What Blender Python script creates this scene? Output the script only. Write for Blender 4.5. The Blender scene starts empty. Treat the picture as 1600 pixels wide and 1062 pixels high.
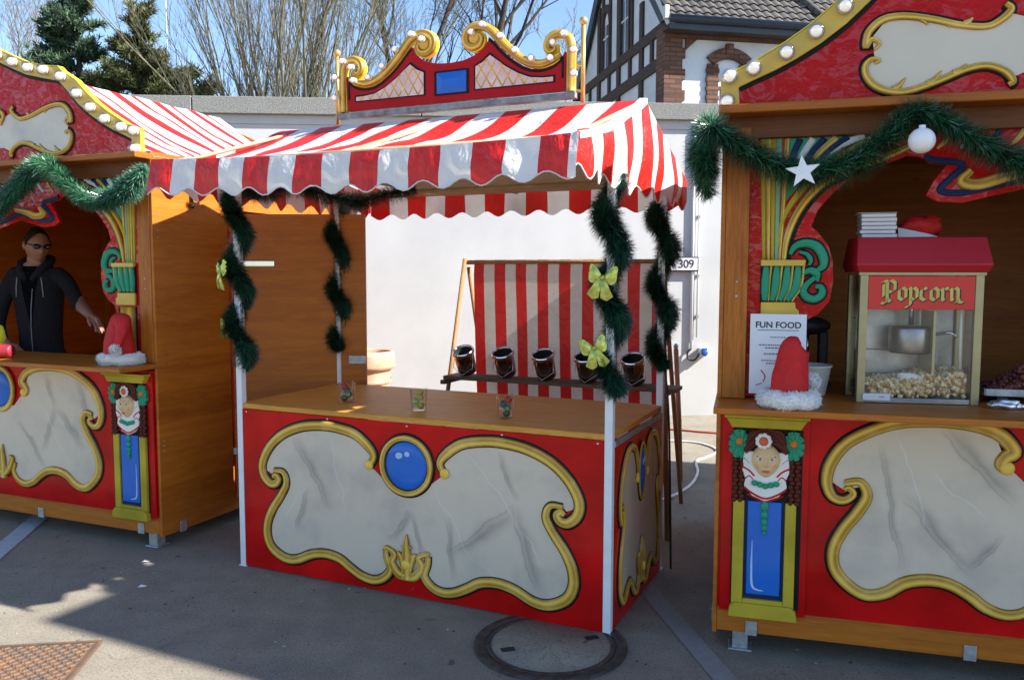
import bpy, bmesh, math, random
from mathutils import Vector, Matrix, noise
from mathutils.geometry import tessellate_polygon
R = math.radians
S = bpy.context.scene
COL = S.collection
random.seed(7)

# ------------------------------------------------------------------ camera
cam_d = bpy.data.cameras.new('camera'); cam = bpy.data.objects.new('camera', cam_d); COL.objects.link(cam)
cam_d.sensor_width = 36.0; cam_d.lens = 36.0 * 1283.4 / 1600.0
cam_d.clip_start = 0.05; cam_d.clip_end = 2000
PITCH, ROLL = 0.0798, 0.0022
cam.matrix_world = (Matrix.Translation((0, 0, 1.65)) @ Matrix.Rotation(R(90) - PITCH, 4, 'X') @ Matrix.Rotation(ROLL, 4, 'Z'))
S.camera = cam
# ------------------------------------------------------------------ sky, sun, exposure
SUN_EL, SUN_K = R(37.0), 0.285           # SUN_K: how far the sun stands towards the camera's side
sx, sy = 1.0, -SUN_K; sl = math.hypot(sx, sy); sx /= sl; sy /= sl
sun_dir = Vector((sx * math.cos(SUN_EL), sy * math.cos(SUN_EL), math.sin(SUN_EL)))
W = bpy.data.worlds.new('World'); S.world = W; W.use_nodes = True
wn = W.node_tree; wn.nodes.clear()
wo = wn.nodes.new('ShaderNodeOutputWorld'); wb = wn.nodes.new('ShaderNodeBackground')
sky = wn.nodes.new('ShaderNodeTexSky'); sky.sky_type = 'NISHITA'; sky.sun_disc = False
sky.sun_elevation = SUN_EL; sky.sun_rotation = math.atan2(sx, sy); sky.altitude = 100; sky.air_density = 1.0; sky.dust_density = 0.3; sky.ozone_density = 3.0
wb.inputs[1].default_value = 0.10
wn.links.new(sky.outputs[0], wb.inputs[0]); wn.links.new(wb.outputs[0], wo.inputs[0])
sun_d = bpy.data.lights.new('sun', 'SUN'); sun_d.energy = 5.0; sun_d.angle = R(0.55); sun_d.color = (1.0, 0.95, 0.87)
sun = bpy.data.objects.new('sun', sun_d); COL.objects.link(sun)
sun.rotation_euler = sun_dir.to_track_quat('Z', 'Y').to_euler(); sun.location = (20, -5, 20)
S.view_settings.view_transform = 'Standard'; S.view_settings.look = 'None'
S.view_settings.exposure = 1.42; S.view_settings.gamma = 1.0; S.view_settings.use_curve_mapping = False
S.render.engine = 'CYCLES'; S.cycles.use_denoising = True
S.cycles.max_bounces = 8; S.cycles.transparent_max_bounces = 12; S.cycles.caustics_reflective = False; S.cycles.caustics_refractive = False

# ------------------------------------------------------------------ materials
def srgb(r, g, b): return tuple(((c / 255) / 12.92 if c / 255 <= .04045 else ((c / 255 + .055) / 1.055) ** 2.4) for c in (r, g, b)) + (1,)
class NT:
    def __init__(s, name):
        s.m = bpy.data.materials.new(name); s.m.use_nodes = True; s.t = s.m.node_tree; s.t.nodes.clear()
        s.out = s.n('ShaderNodeOutputMaterial'); s.p = s.n('ShaderNodeBsdfPrincipled'); s.l(s.p.outputs[0], s.out.inputs[0])
        s._c = None
    def n(s, k, **kw):
        x = s.t.nodes.new(k)
        for a, b in kw.items(): setattr(x, a, b)
        return x
    def l(s, a, b): s.t.links.new(a, b)
    def set(s, name, v):
        i = s.p.inputs[name]
        if hasattr(v, 'is_output'): s.l(v, i)
        else: i.default_value = v
        return s
    def co(s, scale=(1, 1, 1), rot=(0, 0, 0), kind='Object'):
        if s._c is None: s._c = s.n('ShaderNodeTexCoord')
        m = s.n('ShaderNodeMapping'); s.l(s._c.outputs[kind], m.inputs[0]); m.inputs['Scale'].default_value = scale; m.inputs['Rotation'].default_value = rot
        return m.outputs[0]
    def noise(s, co, scale, detail=4, rough=.55, dist=0):
        x = s.n('ShaderNodeTexNoise'); s.l(co, x.inputs['Vector']); x.inputs['Scale'].default_value = scale; x.inputs['Detail'].default_value = detail
        x.inputs['Roughness'].default_value = rough; x.inputs['Distortion'].default_value = dist
        return x.outputs[0]
    def ramp(s, f, stops):
        r = s.n('ShaderNodeValToRGB'); s.l(f, r.inputs[0]); e = r.color_ramp.elements
        while len(e) < len(stops): e.new(.5)
        for el, (p, c) in zip(e, stops): el.position = p; el.color = c if len(c) == 4 else tuple(c) + (1,)
        return r.outputs[0]
    def mix(s, f, a, b, mode='MIX'):
        x = s.n('ShaderNodeMix', data_type='RGBA', blend_type=mode)
        for i, v in ((0, f), (6, a), (7, b)):
            if hasattr(v, 'is_output'): s.l(v, x.inputs[i])
            else: x.inputs[i].default_value = v
        return x.outputs[2]
    def math(s, op, a, b=0.0, c=None, clamp=False):
        x = s.n('ShaderNodeMath', operation=op); x.use_clamp = clamp
        for i, v in enumerate((a, b) if c is None else (a, b, c)):
            if hasattr(v, 'is_output'): s.l(v, x.inputs[i])
            else: x.inputs[i].default_value = v
        return x.outputs[0]
    def bump(s, h, strength=.3, dist=.01):
        b = s.n('ShaderNodeBump'); s.l(h, b.inputs['Height']); b.inputs['Strength'].default_value = strength; b.inputs['Distance'].default_value = dist
        s.l(b.outputs[0], s.p.inputs['Normal']); return s
    def attr(s, name):
        a = s.n('ShaderNodeVertexColor', layer_name=name); return a.outputs[0]
MATS = {}
def plain(name, col, rough=.5, metal=0, var=.15, nscale=12, bump=0, coat=0, spec=.5):
    t = NT(name); c = t.co(); f = t.noise(c, nscale, 4)
    lo = tuple(x * (1 - var) for x in col[:3]) + (1,); hi = tuple(min(1, x * (1 + var)) for x in col[:3]) + (1,)
    t.set('Base Color', t.ramp(f, [(.3, lo), (.7, hi)])); t.set('Roughness', rough); t.set('Metallic', metal); t.set('Coat Weight', coat); t.set('Specular IOR Level', spec)
    if bump: t.bump(t.noise(c, nscale * 3, 3), bump, .004)
    MATS[name] = t.m; return t
def wood(name, lo, hi, dark, axis='x', rough=.45, gs=1.0, board=0):
    t = NT(name); k = {'x': (1.2, 14, 14), 'z': (14, 14, 1.2), 'y': (14, 1.2, 14)}[axis]
    c = t.co(tuple(v * gs for v in k))
    f1 = t.noise(c, 1.6, 6, .6, .6); f2 = t.noise(t.co(tuple(v * gs * 4 for v in k)), 2.2, 3)
    base = t.ramp(f1, [(.25, lo), (.75, hi)])
    base = t.mix(t.math('MULTIPLY', t.math('SUBTRACT', f2, .33, clamp=True), 1.15), base, dark)
    kk = {'x': (1.0, 2.2, 2.2), 'z': (2.2, 2.2, 1.0), 'y': (2.2, 1.0, 2.2)}[axis]
    v = t.n('ShaderNodeTexVoronoi'); t.l(t.co(kk), v.inputs['Vector']); v.inputs['Scale'].default_value = 3.4
    kn = t.ramp(v.outputs[0], [(.035, (1, 1, 1)), (.11, (0, 0, 0))])
    base = t.mix(t.math('MULTIPLY', kn, .75), base, dark)
    if board:
        sep = t.n('ShaderNodeSeparateXYZ'); t.l(t.co(), sep.inputs[0])
        fl = t.math('FLOOR', t.math('DIVIDE', sep.outputs[2], board)); wnz = t.n('ShaderNodeTexWhiteNoise', noise_dimensions='1D'); t.l(fl, wnz.inputs['W'])
        base = t.mix(.35, base, t.mix(wnz.outputs[0], lo, hi))
    t.set('Base Color', base); t.set('Roughness', rough); t.set('Specular IOR Level', .3); t.bump(f2, .2, .003)
    MATS[name] = t.m; return t
def M(n): return MATS[n]
OR_LO, OR_HI, OR_DK = (.30, .075, .007, 1), (.60, .205, .020, 1), (.11, .024, .004, 1)
wood('wood_x', OR_LO, OR_HI, OR_DK, 'x', board=.19); wood('wood_z', OR_LO, OR_HI, OR_DK, 'z'); wood('wood_y', OR_LO, OR_HI, OR_DK, 'y', board=.19)
wood('wood_counter', (.56, .255, .036, 1), (.78, .39, .070, 1), (.34, .125, .016, 1), 'x', .5, 1.4)
wood('wood_eave_shade', (.15, .045, .010, 1), (.24, .080, .016, 1), (.07, .02, .006, 1), 'x', .5); wood('wood_grey', (.12, .075, .045, 1), (.22, .14, .085, 1), (.05, .03, .02, 1), 'x', .7)
wood('wood_pole', (.30, .15, .06, 1), (.45, .26, .11, 1), (.15, .07, .03, 1), 'z', .6)
# glossy sign paints
def paint(name, col, rough=.28, bs=9, bstr=.25, var=.12, wear=None, coat=.0, spec=.12):
    t = NT(name); c = t.co(); f = t.noise(c, 3, 5)
    base = t.ramp(f, [(.3, tuple(x * (1 - var) for x in col) + (1,)), (.7, tuple(min(1, x * (1 + var)) for x in col) + (1,))])
    if wear: base = t.mix(t.ramp(t.noise(c, 38, 6, .7), [(.67, (0, 0, 0)), (.75, (.7, .7, .7))]), base, wear)
    t.set('Base Color', base); t.set('Roughness', t.ramp(t.noise(c, 25, 3), [(.3, (rough * .7,) * 3), (.7, (rough * 1.3,) * 3)])); t.set('Specular IOR Level', spec); t.set('Coat Weight', coat); t.set('Coat Roughness', .1)
    t.bump(t.noise(c, bs, 3), bstr, .006); MATS[name] = t.m; return t
paint('red', (.50, .006, .006), .2, 7, .45, .32, (.60, .22, .18, 1), .12); tq = paint('red_crackle', (.46, .007, .007), .2, 30, 1.0, coat=.3); tq.set('Coat Weight', tq.ramp(tq.noise(tq.co((1, 1, 1.6)), 13, 5, .7, 1.5), [(.50, (.02, .02, .02)), (.58, (.75, .75, .75))])); paint('red_worn', (.36, .008, .012), .4, 20, .2, .12, (.55, .16, .16, 1))
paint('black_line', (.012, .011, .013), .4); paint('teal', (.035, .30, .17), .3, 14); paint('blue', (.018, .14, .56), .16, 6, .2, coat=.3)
paint('navy', (.015, .03, .09), .3); paint('brown_hair', (.10, .025, .015), .35, 40, .5); paint('skin_paint', (.72, .50, .26), .35); paint('white_paint', (.75, .74, .70), .35)
paint('orange_paint', (.62, .20, .04), .35); paint('rose_paint', (.62, .13, .10), .35); paint('blush_paint', (.72, .36, .20), .35); paint('olive_gold', (.46, .36, .035), .35, 16, .4, .3); paint('pale_green', (.25, .42, .28), .35)
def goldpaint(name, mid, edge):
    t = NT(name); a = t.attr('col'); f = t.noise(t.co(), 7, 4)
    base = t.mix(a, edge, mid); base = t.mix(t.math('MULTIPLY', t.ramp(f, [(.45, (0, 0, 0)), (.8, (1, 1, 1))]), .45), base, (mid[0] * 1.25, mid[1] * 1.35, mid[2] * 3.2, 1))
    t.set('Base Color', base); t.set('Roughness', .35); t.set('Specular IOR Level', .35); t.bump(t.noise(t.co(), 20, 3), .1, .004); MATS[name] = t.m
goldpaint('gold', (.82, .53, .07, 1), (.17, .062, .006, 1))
plain('gold_flat', (.60, .39, .035), .35, 0, .12, 8, .1, .3); plain('yellow_edge', (.78, .60, .02), .35)
plain('gold_pole', (.60, .42, .16), .35, .55, .1)
# marble with painted veins: soft smears and thin lines on the panel's own plane (x along, z up)
def marble(name, segs, base=(.70, .64, .54), box=None):
    base = (.62, .545, .435)
    t = NT(name); c0 = t.co(); nz = t.n('ShaderNodeTexNoise'); t.l(c0, nz.inputs['Vector']); nz.inputs['Scale'].default_value = 6; nz.inputs['Detail'].default_value = 3
    off = t.n('ShaderNodeVectorMath', operation='SUBTRACT'); t.l(nz.outputs[1], off.inputs[0]); off.inputs[1].default_value = (.5, .5, .5)
    sc = t.n('ShaderNodeVectorMath', operation='SCALE'); t.l(off.outputs[0], sc.inputs[0]); sc.inputs['Scale'].default_value = .10
    ad = t.n('ShaderNodeVectorMath', operation='ADD'); t.l(c0, ad.inputs[0]); t.l(sc.outputs[0], ad.inputs[1])
    sp = t.n('ShaderNodeSeparateXYZ'); t.l(ad.outputs[0], sp.inputs[0]); X, Z = sp.outputs[0], sp.outputs[2]
    f = t.noise(c0, 2.6, 6, .6); col = t.ramp(f, [(.28, (base[0] * .74, base[1] * .76, base[2] * .82)), (.5, base), (.75, tuple(v * 1.08 for v in base))])
    for (x0, z0, x1, z1, w, soft, kind) in segs:
        L = math.hypot(x1 - x0, z1 - z0); ux, uz = (x1 - x0) / L, (z1 - z0) / L
        dx = t.math('SUBTRACT', X, x0); dz = t.math('SUBTRACT', Z, z0)
        al = t.math('ADD', t.math('MULTIPLY', dx, ux), t.math('MULTIPLY', dz, uz))
        pe = t.math('SUBTRACT', t.math('MULTIPLY', dx, -uz), t.math('MULTIPLY', dz, -ux))
        tt = t.math('DIVIDE', al, L, clamp=True)
        en = t.math('MULTIPLY', t.math('MULTIPLY', tt, t.math('SUBTRACT', 1, tt)), 4)
        over = t.math('ABSOLUTE', t.math('SUBTRACT', t.math('DIVIDE', al, L), tt))
        inside = t.math('LESS_THAN', over, 1e-4)
        line = t.math('SUBTRACT', 1, t.math('DIVIDE', t.math('ABSOLUTE', pe), w), clamp=True)
        if kind == 'l':
            fac = t.math('MULTIPLY', t.math('MULTIPLY', line, inside), t.math('MULTIPLY', t.math('POWER', en, .6), .55)); col = t.mix(fac, col, (.72, .72, .74, 1))
        else:
            sm = t.math('SUBTRACT', 1, t.math('DIVIDE', t.math('ABSOLUTE', t.math('SUBTRACT', pe, soft * .45)), soft), clamp=True)
            sm = t.math('MULTIPLY', t.math('MULTIPLY', t.math('POWER', sm, 1.9), inside), t.math('MULTIPLY', en, .50))
            col = t.mix(sm, col, (.12, .11, .11, 1))
            fac = t.math('MULTIPLY', t.math('MULTIPLY', line, inside), t.math('MULTIPLY', t.math('POWER', en, .7), .42)); col = t.mix(fac, col, (.16, .14, .12, 1))
    t.set('Base Color', col); t.set('Roughness', .3); t.set('Coat Weight', .08); t.bump(t.noise(c0, 7, 2), .08, .004); MATS[name] = t.m
plain('steel_galv', (.42, .44, .46), .5, .7, .25, 30); plain('steel', (.62, .62, .63), .12, 1, .05); plain('white_metal', (.74, .76, .80), .35, .0, .05)
plain('dark_hole', (.01, .01, .01), .7); plain('dark_iron', (.03, .03, .032), .5); plain('chrome_dark', (.4, .4, .42), .2, 1)
def fabric(name, col, trans=.35, rough=.45, wr=5):
    t = NT(name); c = t.co(); f = t.noise(c, 6, 4)
    base = t.ramp(f, [(.3, tuple(v * .92 for v in col) + (1,)), (.7, tuple(min(1, v * 1.06) for v in col) + (1,))])
    t.set('Base Color', base); t.set('Roughness', rough); t.bump(t.math('ADD', t.noise(t.co((1, 1, .45)), wr, 3, .6, 1.2), t.math('MULTIPLY', t.noise(t.co((1, 1, 1)), 16, 3, .6, .8), .35)), .6, .05)
    tr = t.n('ShaderNodeBsdfTranslucent'); t.l(base, tr.inputs[0]); mx = t.n('ShaderNodeMixShader'); mx.inputs[0].default_value = trans
    t.l(t.p.outputs[0], mx.inputs[1]); t.l(tr.outputs[0], mx.inputs[2]); t.l(mx.outputs[0], t.out.inputs[0]); MATS[name] = t.m
fabric('fab_red', (.66, .018, .014), .2); fabric('fab_white', (.80, .80, .80), .22); fabric('cloth_red', (.62, .02, .016), .25); fabric('cloth_cream', (.70, .63, .56), .25)
def glass(name, tint=(1, 1, 1), rough=.02, solid=.14):
    t = NT(name); tr = t.n('ShaderNodeBsdfTransparent'); tr.inputs[0].default_value = tuple(tint) + (1,)
    gl = t.n('ShaderNodeBsdfGlossy'); gl.inputs['Roughness'].default_value = rough
    lw = t.n('ShaderNodeLayerWeight'); lw.inputs[0].default_value = .5
    f = t.math('ADD', t.math('MULTIPLY', t.math('POWER', lw.outputs[1], 3.5), .75), solid * .3, clamp=True)
    mx = t.n('ShaderNodeMixShader'); t.l(f, mx.inputs[0]); t.l(tr.outputs[0], mx.inputs[1]); t.l(gl.outputs[0], mx.inputs[2]); t.l(mx.outputs[0], t.out.inputs[0]); MATS[name] = t.m
glass('glass'); glass('glass_bulb', (.86, .86, .88), .08, .55); glass('glass_tinted', (.9, .93, .92), .02, .2)
def emis(name, col, st):
    t = NT(name); t.set('Base Color', col + (1,)); t.set('Emission Color', col + (1,)); t.set('Emission Strength', st); t.set('Roughness', .3); MATS[name] = t.m
emis('bulb_core', (.95, .88, .76), .25)

# ------------------------------------------------------------------ mesh builder
class MB:
    def __init__(s): s.v = []; s.f = []; s.mi = []; s.c = []; s.cur = 0; s.cc = 1.0; s.smooth = False; s.sm = []
    def add(s, vs, fs, col=None):
        o = len(s.v); s.v += [tuple(p) for p in vs]; s.c += (col if col is not None else [s.cc] * len(vs))
        for f in fs: s.f.append(tuple(i + o for i in f)); s.mi.append(s.cur); s.sm.append(s.smooth)
        return s
    def box(s, x0, x1, y0, y1, z0, z1):
        return s.add([(x0, y0, z0), (x1, y0, z0), (x1, y1, z0), (x0, y1, z0), (x0, y0, z1), (x1, y0, z1), (x1, y1, z1), (x0, y1, z1)],
                     [(0, 3, 2, 1), (4, 5, 6, 7), (0, 1, 5, 4), (1, 2, 6, 5), (2, 3, 7, 6), (3, 0, 4, 7)])
    def prism(s, pts, y0, y1):          # outline in (x,z), extruded along y (front face at y0)
        n = len(pts); ar = sum(pts[i][0] * pts[(i + 1) % n][1] - pts[(i + 1) % n][0] * pts[i][1] for i in range(n))
        if ar < 0: pts = pts[::-1]
        q_ = []
        for p in pts:
            if not q_ or (abs(p[0] - q_[-1][0]) + abs(p[1] - q_[-1][1])) > 1e-5: q_.append(p)
        if abs(q_[0][0] - q_[-1][0]) + abs(q_[0][1] - q_[-1][1]) < 1e-5: q_.pop()
        pts = q_; n = len(pts)
        tri = tessellate_polygon([[Vector((x, z, 0)) for x, z in pts]])
        vs = [(x, y0, z) for x, z in pts] + [(x, y1, z) for x, z in pts]; fs = []
        for a, b, c in tri:
            p, q, r = pts[a], pts[b], pts[c]
            if (q[0] - p[0]) * (r[1] - p[1]) - (q[1] - p[1]) * (r[0] - p[0]) < 0: b, c = c, b
            fs.append((a, b, c)); fs.append((a + n, c + n, b + n))
        for i in range(n):
            j = (i + 1) % n; fs.append((i, i + n, j + n, j))
        return s.add(vs, fs)
    def relief(s, path, w, y0, h, n=8, cyc=False, edge=0.0, w_end=None, prof=None):
        # ribbon with a rounded section laid on the plane y=y0, swelling towards -y; w a number or list along the path
        P = smooth2(path, n, cyc); m = len(P); N = []
        for i in range(m):
            a = P[(i - 1) % m] if (cyc or i > 0) else P[i]; b = P[(i + 1) % m] if (cyc or i < m - 1) else P[i]
            d = (b - a); d = d.normalized() if d.length > 1e-9 else Vector((1, 0)); N.append(Vector((-d.y, d.x)))
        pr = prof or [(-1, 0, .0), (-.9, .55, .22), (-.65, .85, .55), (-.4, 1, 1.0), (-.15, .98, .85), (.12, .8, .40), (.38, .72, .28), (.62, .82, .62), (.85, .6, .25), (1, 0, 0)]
        vs = []; cs = []
        for i in range(m):
            t = i / max(1, m - 1)
            if isinstance(w, (list, tuple)):
                k = t * (len(w) - 1); q = min(int(k), len(w) - 2); ww = w[q] + (w[q + 1] - w[q]) * (k - q)
            else: ww = w
            for o, hh, cv in pr:
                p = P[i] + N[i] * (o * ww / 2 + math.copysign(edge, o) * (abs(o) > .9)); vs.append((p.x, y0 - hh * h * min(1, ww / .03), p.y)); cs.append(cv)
        K = len(pr); fs = []
        for i in range(m if cyc else m - 1):
            j = (i + 1) % m
            for q in range(K - 1): fs.append((i * K + q, i * K + q + 1, j * K + q + 1, j * K + q))
        if not cyc: fs.append(tuple(range(K))); fs.append(tuple((m - 1) * K + q for q in range(K - 1, -1, -1)))
        old = s.smooth; s.smooth = True; s.add(vs, fs, cs); s.smooth = old; return s
    def tube(s, path, r, n=8, caps=True):
        P = [Vector(p) for p in path]; m = len(P); vs = []; fs = []; up = Vector((0, 0, 1)); prev = None
        for i in range(m):
            d = (P[min(i + 1, m - 1)] - P[max(i - 1, 0)]).normalized()
            if prev is None:
                a = d.orthogonal().normalized()
            else:
                a = (prev - d * prev.dot(d)); a = a.normalized() if a.length > 1e-6 else d.orthogonal().normalized()
            prev = a; b = d.cross(a); rr = r[i] if isinstance(r, (list, tuple)) else r
            for k in range(n):
                t = 2 * math.pi * k / n; vs.append(P[i] + (a * math.cos(t) + b * math.sin(t)) * rr)
        for i in range(m - 1):
            for k in range(n): fs.append((i * n + k, i * n + (k + 1) % n, (i + 1) * n + (k + 1) % n, (i + 1) * n + k))
        if caps: fs.append(tuple(range(n - 1, -1, -1))); fs.append(tuple((m - 1) * n + k for k in range(n)))
        old = s.smooth; s.smooth = True; s.add(vs, fs); s.smooth = old; return s
    def lathe(s, prof, n=20, c=(0, 0, 0), axis='z', cap=True, mat=None):
        vs = []; fs = []; m = len(prof)
        for r, h in prof:
            for k in range(n):
                t = 2 * math.pi * k / n
                p = (r * math.cos(t), r * math.sin(t), h) if axis == 'z' else (r * math.cos(t), -h, r * math.sin(t))
                if mat is not None: p = mat @ Vector(p)
                vs.append((p[0] + c[0], p[1] + c[1], p[2] + c[2]))
        for i in range(m - 1):
            for k in range(n):
                q = (i * n + k, i * n + (k + 1) % n, (i + 1) * n + (k + 1) % n, (i + 1) * n + k); fs.append(q)
        if cap: fs.append(tuple(range(n - 1, -1, -1))); fs.append(tuple((m - 1) * n + k for k in range(n)))
        old = s.smooth; s.smooth = True; s.add(vs, fs); s.smooth = old; return s
    def ball(s, c, r, n=14, m=8, wob=0, seed=0):
        rr = r if isinstance(r, (list, tuple)) else (r, r, r); vs = []; fs = []
        for i in range(m + 1):
            ph = math.pi * i / m
            for k in range(n):
                t = 2 * math.pi * k / n; d = Vector((math.sin(ph) * math.cos(t), math.sin(ph) * math.sin(t), math.cos(ph)))
                q = 1 + (wob * noise.noise(d * 1.7 + Vector((seed, seed * 2.3, 0))) if wob else 0)
                vs.append((c[0] + d.x * rr[0] * q, c[1] + d.y * rr[1] * q, c[2] + d.z * rr[2] * q))
        for i in range(m):
            for k in range(n): fs.append((i * n + k, (i + 1) * n + k, (i + 1) * n + (k + 1) % n, i * n + (k + 1) % n))
        old = s.smooth; s.smooth = True; s.add(vs, fs); s.smooth = old; return s
    def quad(s, a, b, c, d): return s.add([a, b, c, d], [(0, 1, 2, 3)])
    def build(s, name, mats, parent=None, bevel=0, loc=None):
        me = bpy.data.meshes.new(name); me.from_pydata(s.v, [], s.f)
        for m in (mats if isinstance(mats, (list, tuple)) else [mats]): me.materials.append(MATS[m] if isinstance(m, str) else m)
        if len(me.materials) > 1: me.polygons.foreach_set('material_index', s.mi)
        me.polygons.foreach_set('use_smooth', s.sm)
        if any(c != 1.0 for c in s.c):
            a = me.color_attributes.new('col', 'FLOAT_COLOR', 'POINT'); a.data.foreach_set('color', [q for c in s.c for q in ((c, c, c, 1) if not isinstance(c, tuple) else c)])
        elif 'gold' in [m.name for m in me.materials]:
            a = me.color_attributes.new('col', 'FLOAT_COLOR', 'POINT'); a.data.foreach_set('color', [1.0] * (4 * len(s.v)))
        me.validate(); me.update()
        o = bpy.data.objects.new(name, me); COL.objects.link(o)
        if parent: o.parent = parent
        if loc: o.location = loc
        if bevel:
            b = o.modifiers.new('bevel', 'BEVEL'); b.width = bevel; b.segments = 2; b.limit_method = 'ANGLE'; b.angle_limit = R(40)
        return o
def smooth2(path, n=8, cyc=False):
    P = [Vector(p) for p in path]; m = len(P); out = []
    for i in range(m if cyc else m - 1):
        p0 = P[(i - 1) % m] if (cyc or i > 0) else P[i] * 2 - P[i + 1]; p1 = P[i]; p2 = P[(i + 1) % m]
        p3 = P[(i + 2) % m] if (cyc or i + 2 < m) else p2 * 2 - p1
        for k in range(n):
            t = k / n; out.append(.5 * ((2 * p1) + (p2 - p0) * t + (2 * p0 - 5 * p1 + 4 * p2 - p3) * t * t + (3 * p1 - p0 - 3 * p2 + p3) * t ** 3))
    if not cyc: out.append(P[-1])
    return out
def tag(o, label=None, cat=None, group=None, kind=None):
    if label: o['label'] = label
    if cat: o['category'] = cat
    if group: o['group'] = group
    if kind: o['kind'] = kind
    return o
def empty(name, loc=(0, 0, 0), rz=0, label=None, cat=None, group=None):
    o = bpy.data.objects.new(name, None); COL.objects.link(o); o.location = loc; o.rotation_euler = (0, 0, rz); o.empty_display_size = .1
    return tag(o, label, cat, group)
def copy_tree(o, parent=None, skip=()):
    c = o.copy(); COL.objects.link(c)
    if parent: c.parent = parent
    for ch in list(o.children):
        if ch.name.split('.')[0] not in skip: copy_tree(ch, c)
    return c
def B(name, mat, parent, x0, x1, y0, y1, z0, z1, bevel=.003): return MB().box(x0, x1, y0, y1, z0, z1).build(name, mat, parent, bevel)
# frames of the three stalls: x along the front, y back, z up
FC = ((-1.5146, 4.5617), -.4256); FL = ((-2.0981, 4.7924), -.3919); FRR = ((.9027, 3.5009), -.2739)
def loc(fr, a, b, z=0):
    (x, y), th = fr; return Vector((x + a * math.cos(th) - b * math.sin(th), y + a * math.sin(th) + b * math.cos(th), z))

# ------------------------------------------------------------------ ground
def ground_mat():
    t = NT('asphalt'); c = t.co(); f1 = t.noise(c, .55, 5); f2 = t.noise(c, 260, 3, .7); f3 = t.noise(c, 5, 6, .65); f4 = t.noise(c, 60, 3)
    col = t.ramp(f1, [(.3, (.155, .142, .122)), (.7, (.290, .266, .226))])
    col = t.mix(.55, col, t.ramp(f3, [(.3, (.150, .136, .114)), (.7, (.315, .285, .238))]))
    col = t.mix(t.ramp(t.math('ADD', t.math('MULTIPLY', f2, .5), t.math('MULTIPLY', t.noise(c, 110, 2, .8), .5)), [(.50, (0, 0, 0)), (.66, (.8, .8, .8))]), col, (.40, .375, .33, 1)); col = t.mix(t.ramp(t.noise(c, 85, 2, .8), [(.30, (.85, .85, .85)), (.46, (0, 0, 0))]), col, (.075, .068, .058, 1))
    pt_ = t.ramp(t.noise(c, .42, 3, .5, .4), [(.50, (0, 0, 0)), (.535, (.5, .5, .5))]); col = t.mix(pt_, col, t.mix(.5, col, (.10, .095, .085, 1)))
    spots = t.ramp(t.noise(c, 9, 2, .5), [(.70, (0, 0, 0)), (.74, (.75, .75, .75))]); col = t.mix(spots, col, (.05, .05, .05, 1))
    v = t.n('ShaderNodeTexVoronoi', feature='DISTANCE_TO_EDGE'); wv = t.n('ShaderNodeVectorMath', operation='ADD'); nz = t.n('ShaderNodeTexNoise'); nz.inputs['Scale'].default_value = 2.5; t.l(c, nz.inputs['Vector'])
    t.l(c, wv.inputs[0]); t.l(nz.outputs[1], wv.inputs[1]); t.l(wv.outputs[0], v.inputs['Vector']); v.inputs['Scale'].default_value = .42
    crack = t.math('MULTIPLY', t.ramp(v.outputs[0], [(.0012, (.45, .45, .45)), (.0035, (0, 0, 0))]), t.ramp(t.noise(c, .8, 2), [(.5, (0, 0, 0)), (.6, (1, 1, 1))])); col = t.mix(crack, col, (.10, .10, .10, 1))
    col = t.mix(1.0, col, (.97, .94, .875, 1), 'MULTIPLY')
    t.set('Base Color', col); t.set('Roughness', .85); t.bump(t.math('ADD', f2, t.math('MULTIPLY', f4, .5)), .5, .004); MATS['asphalt'] = t.m
ground_mat()
g = MB()
xs = [-400, -60, -12, -6, -3, 0, 3, 6, 12, 60, 400]; ys = [-60, -6, 0, 3, 6, 9, 14, 30, 90, 600]
for i in range(len(xs) - 1):
    for j in range(len(ys) - 1): g.quad((xs[i], ys[j], 0), (xs[i + 1], ys[j], 0), (xs[i + 1], ys[j + 1], 0), (xs[i], ys[j + 1], 0))
tag(g.build('ground', 'asphalt'), kind='structure')
def worn(name, col, thr=.45):
    t = NT(name); c = t.co(); f = t.noise(c, 18, 6, .7)
    t.set('Base Color', t.mix(t.ramp(f, [(thr - .08, (0, 0, 0)), (thr + .08, (1, 1, 1))]), col, (.22, .218, .21, 1))); t.set('Roughness', .8); t.bump(t.noise(c, 200, 2), .4, .003); MATS[name] = t.m
worn('line_white', (.40, .45, .50, 1), .62); worn('line_grey', (.245, .25, .255, 1), .46)
def strip(name, p0, p1, w, z, mat, label, cat='road marking'):
    a, b = Vector((*p0, 0)), Vector((*p1, 0)); d = (b - a).normalized(); n = Vector((-d.y, d.x, 0)) * w / 2; N = 24; m = MB(); vs = []; fs = []
    for i in range(N + 1):
        p = a + (b - a) * i / N; j = noise.noise(p * 6) * .006
        vs += [tuple(p - n * (1 + j * 4) + Vector((0, 0, z))), tuple(p + n * (1 - j * 4) + Vector((0, 0, z)))]
    fs = [(2 * i, 2 * i + 2, 2 * i + 3, 2 * i + 1) for i in range(N)]
    return tag(m.add(vs, fs).build(name, mat), label, cat, kind='structure')
strip('painted_line', (-3.0, 4.55), (-3.35, 6.1), .12, .004, 'line_white', 'pale painted stripe on the ground under the left stall')
strip('painted_line', (.60, 4.9), (.93, 2.9), .10, .004, 'line_grey', 'faint worn stripe on the asphalt between middle and right stalls')
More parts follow.
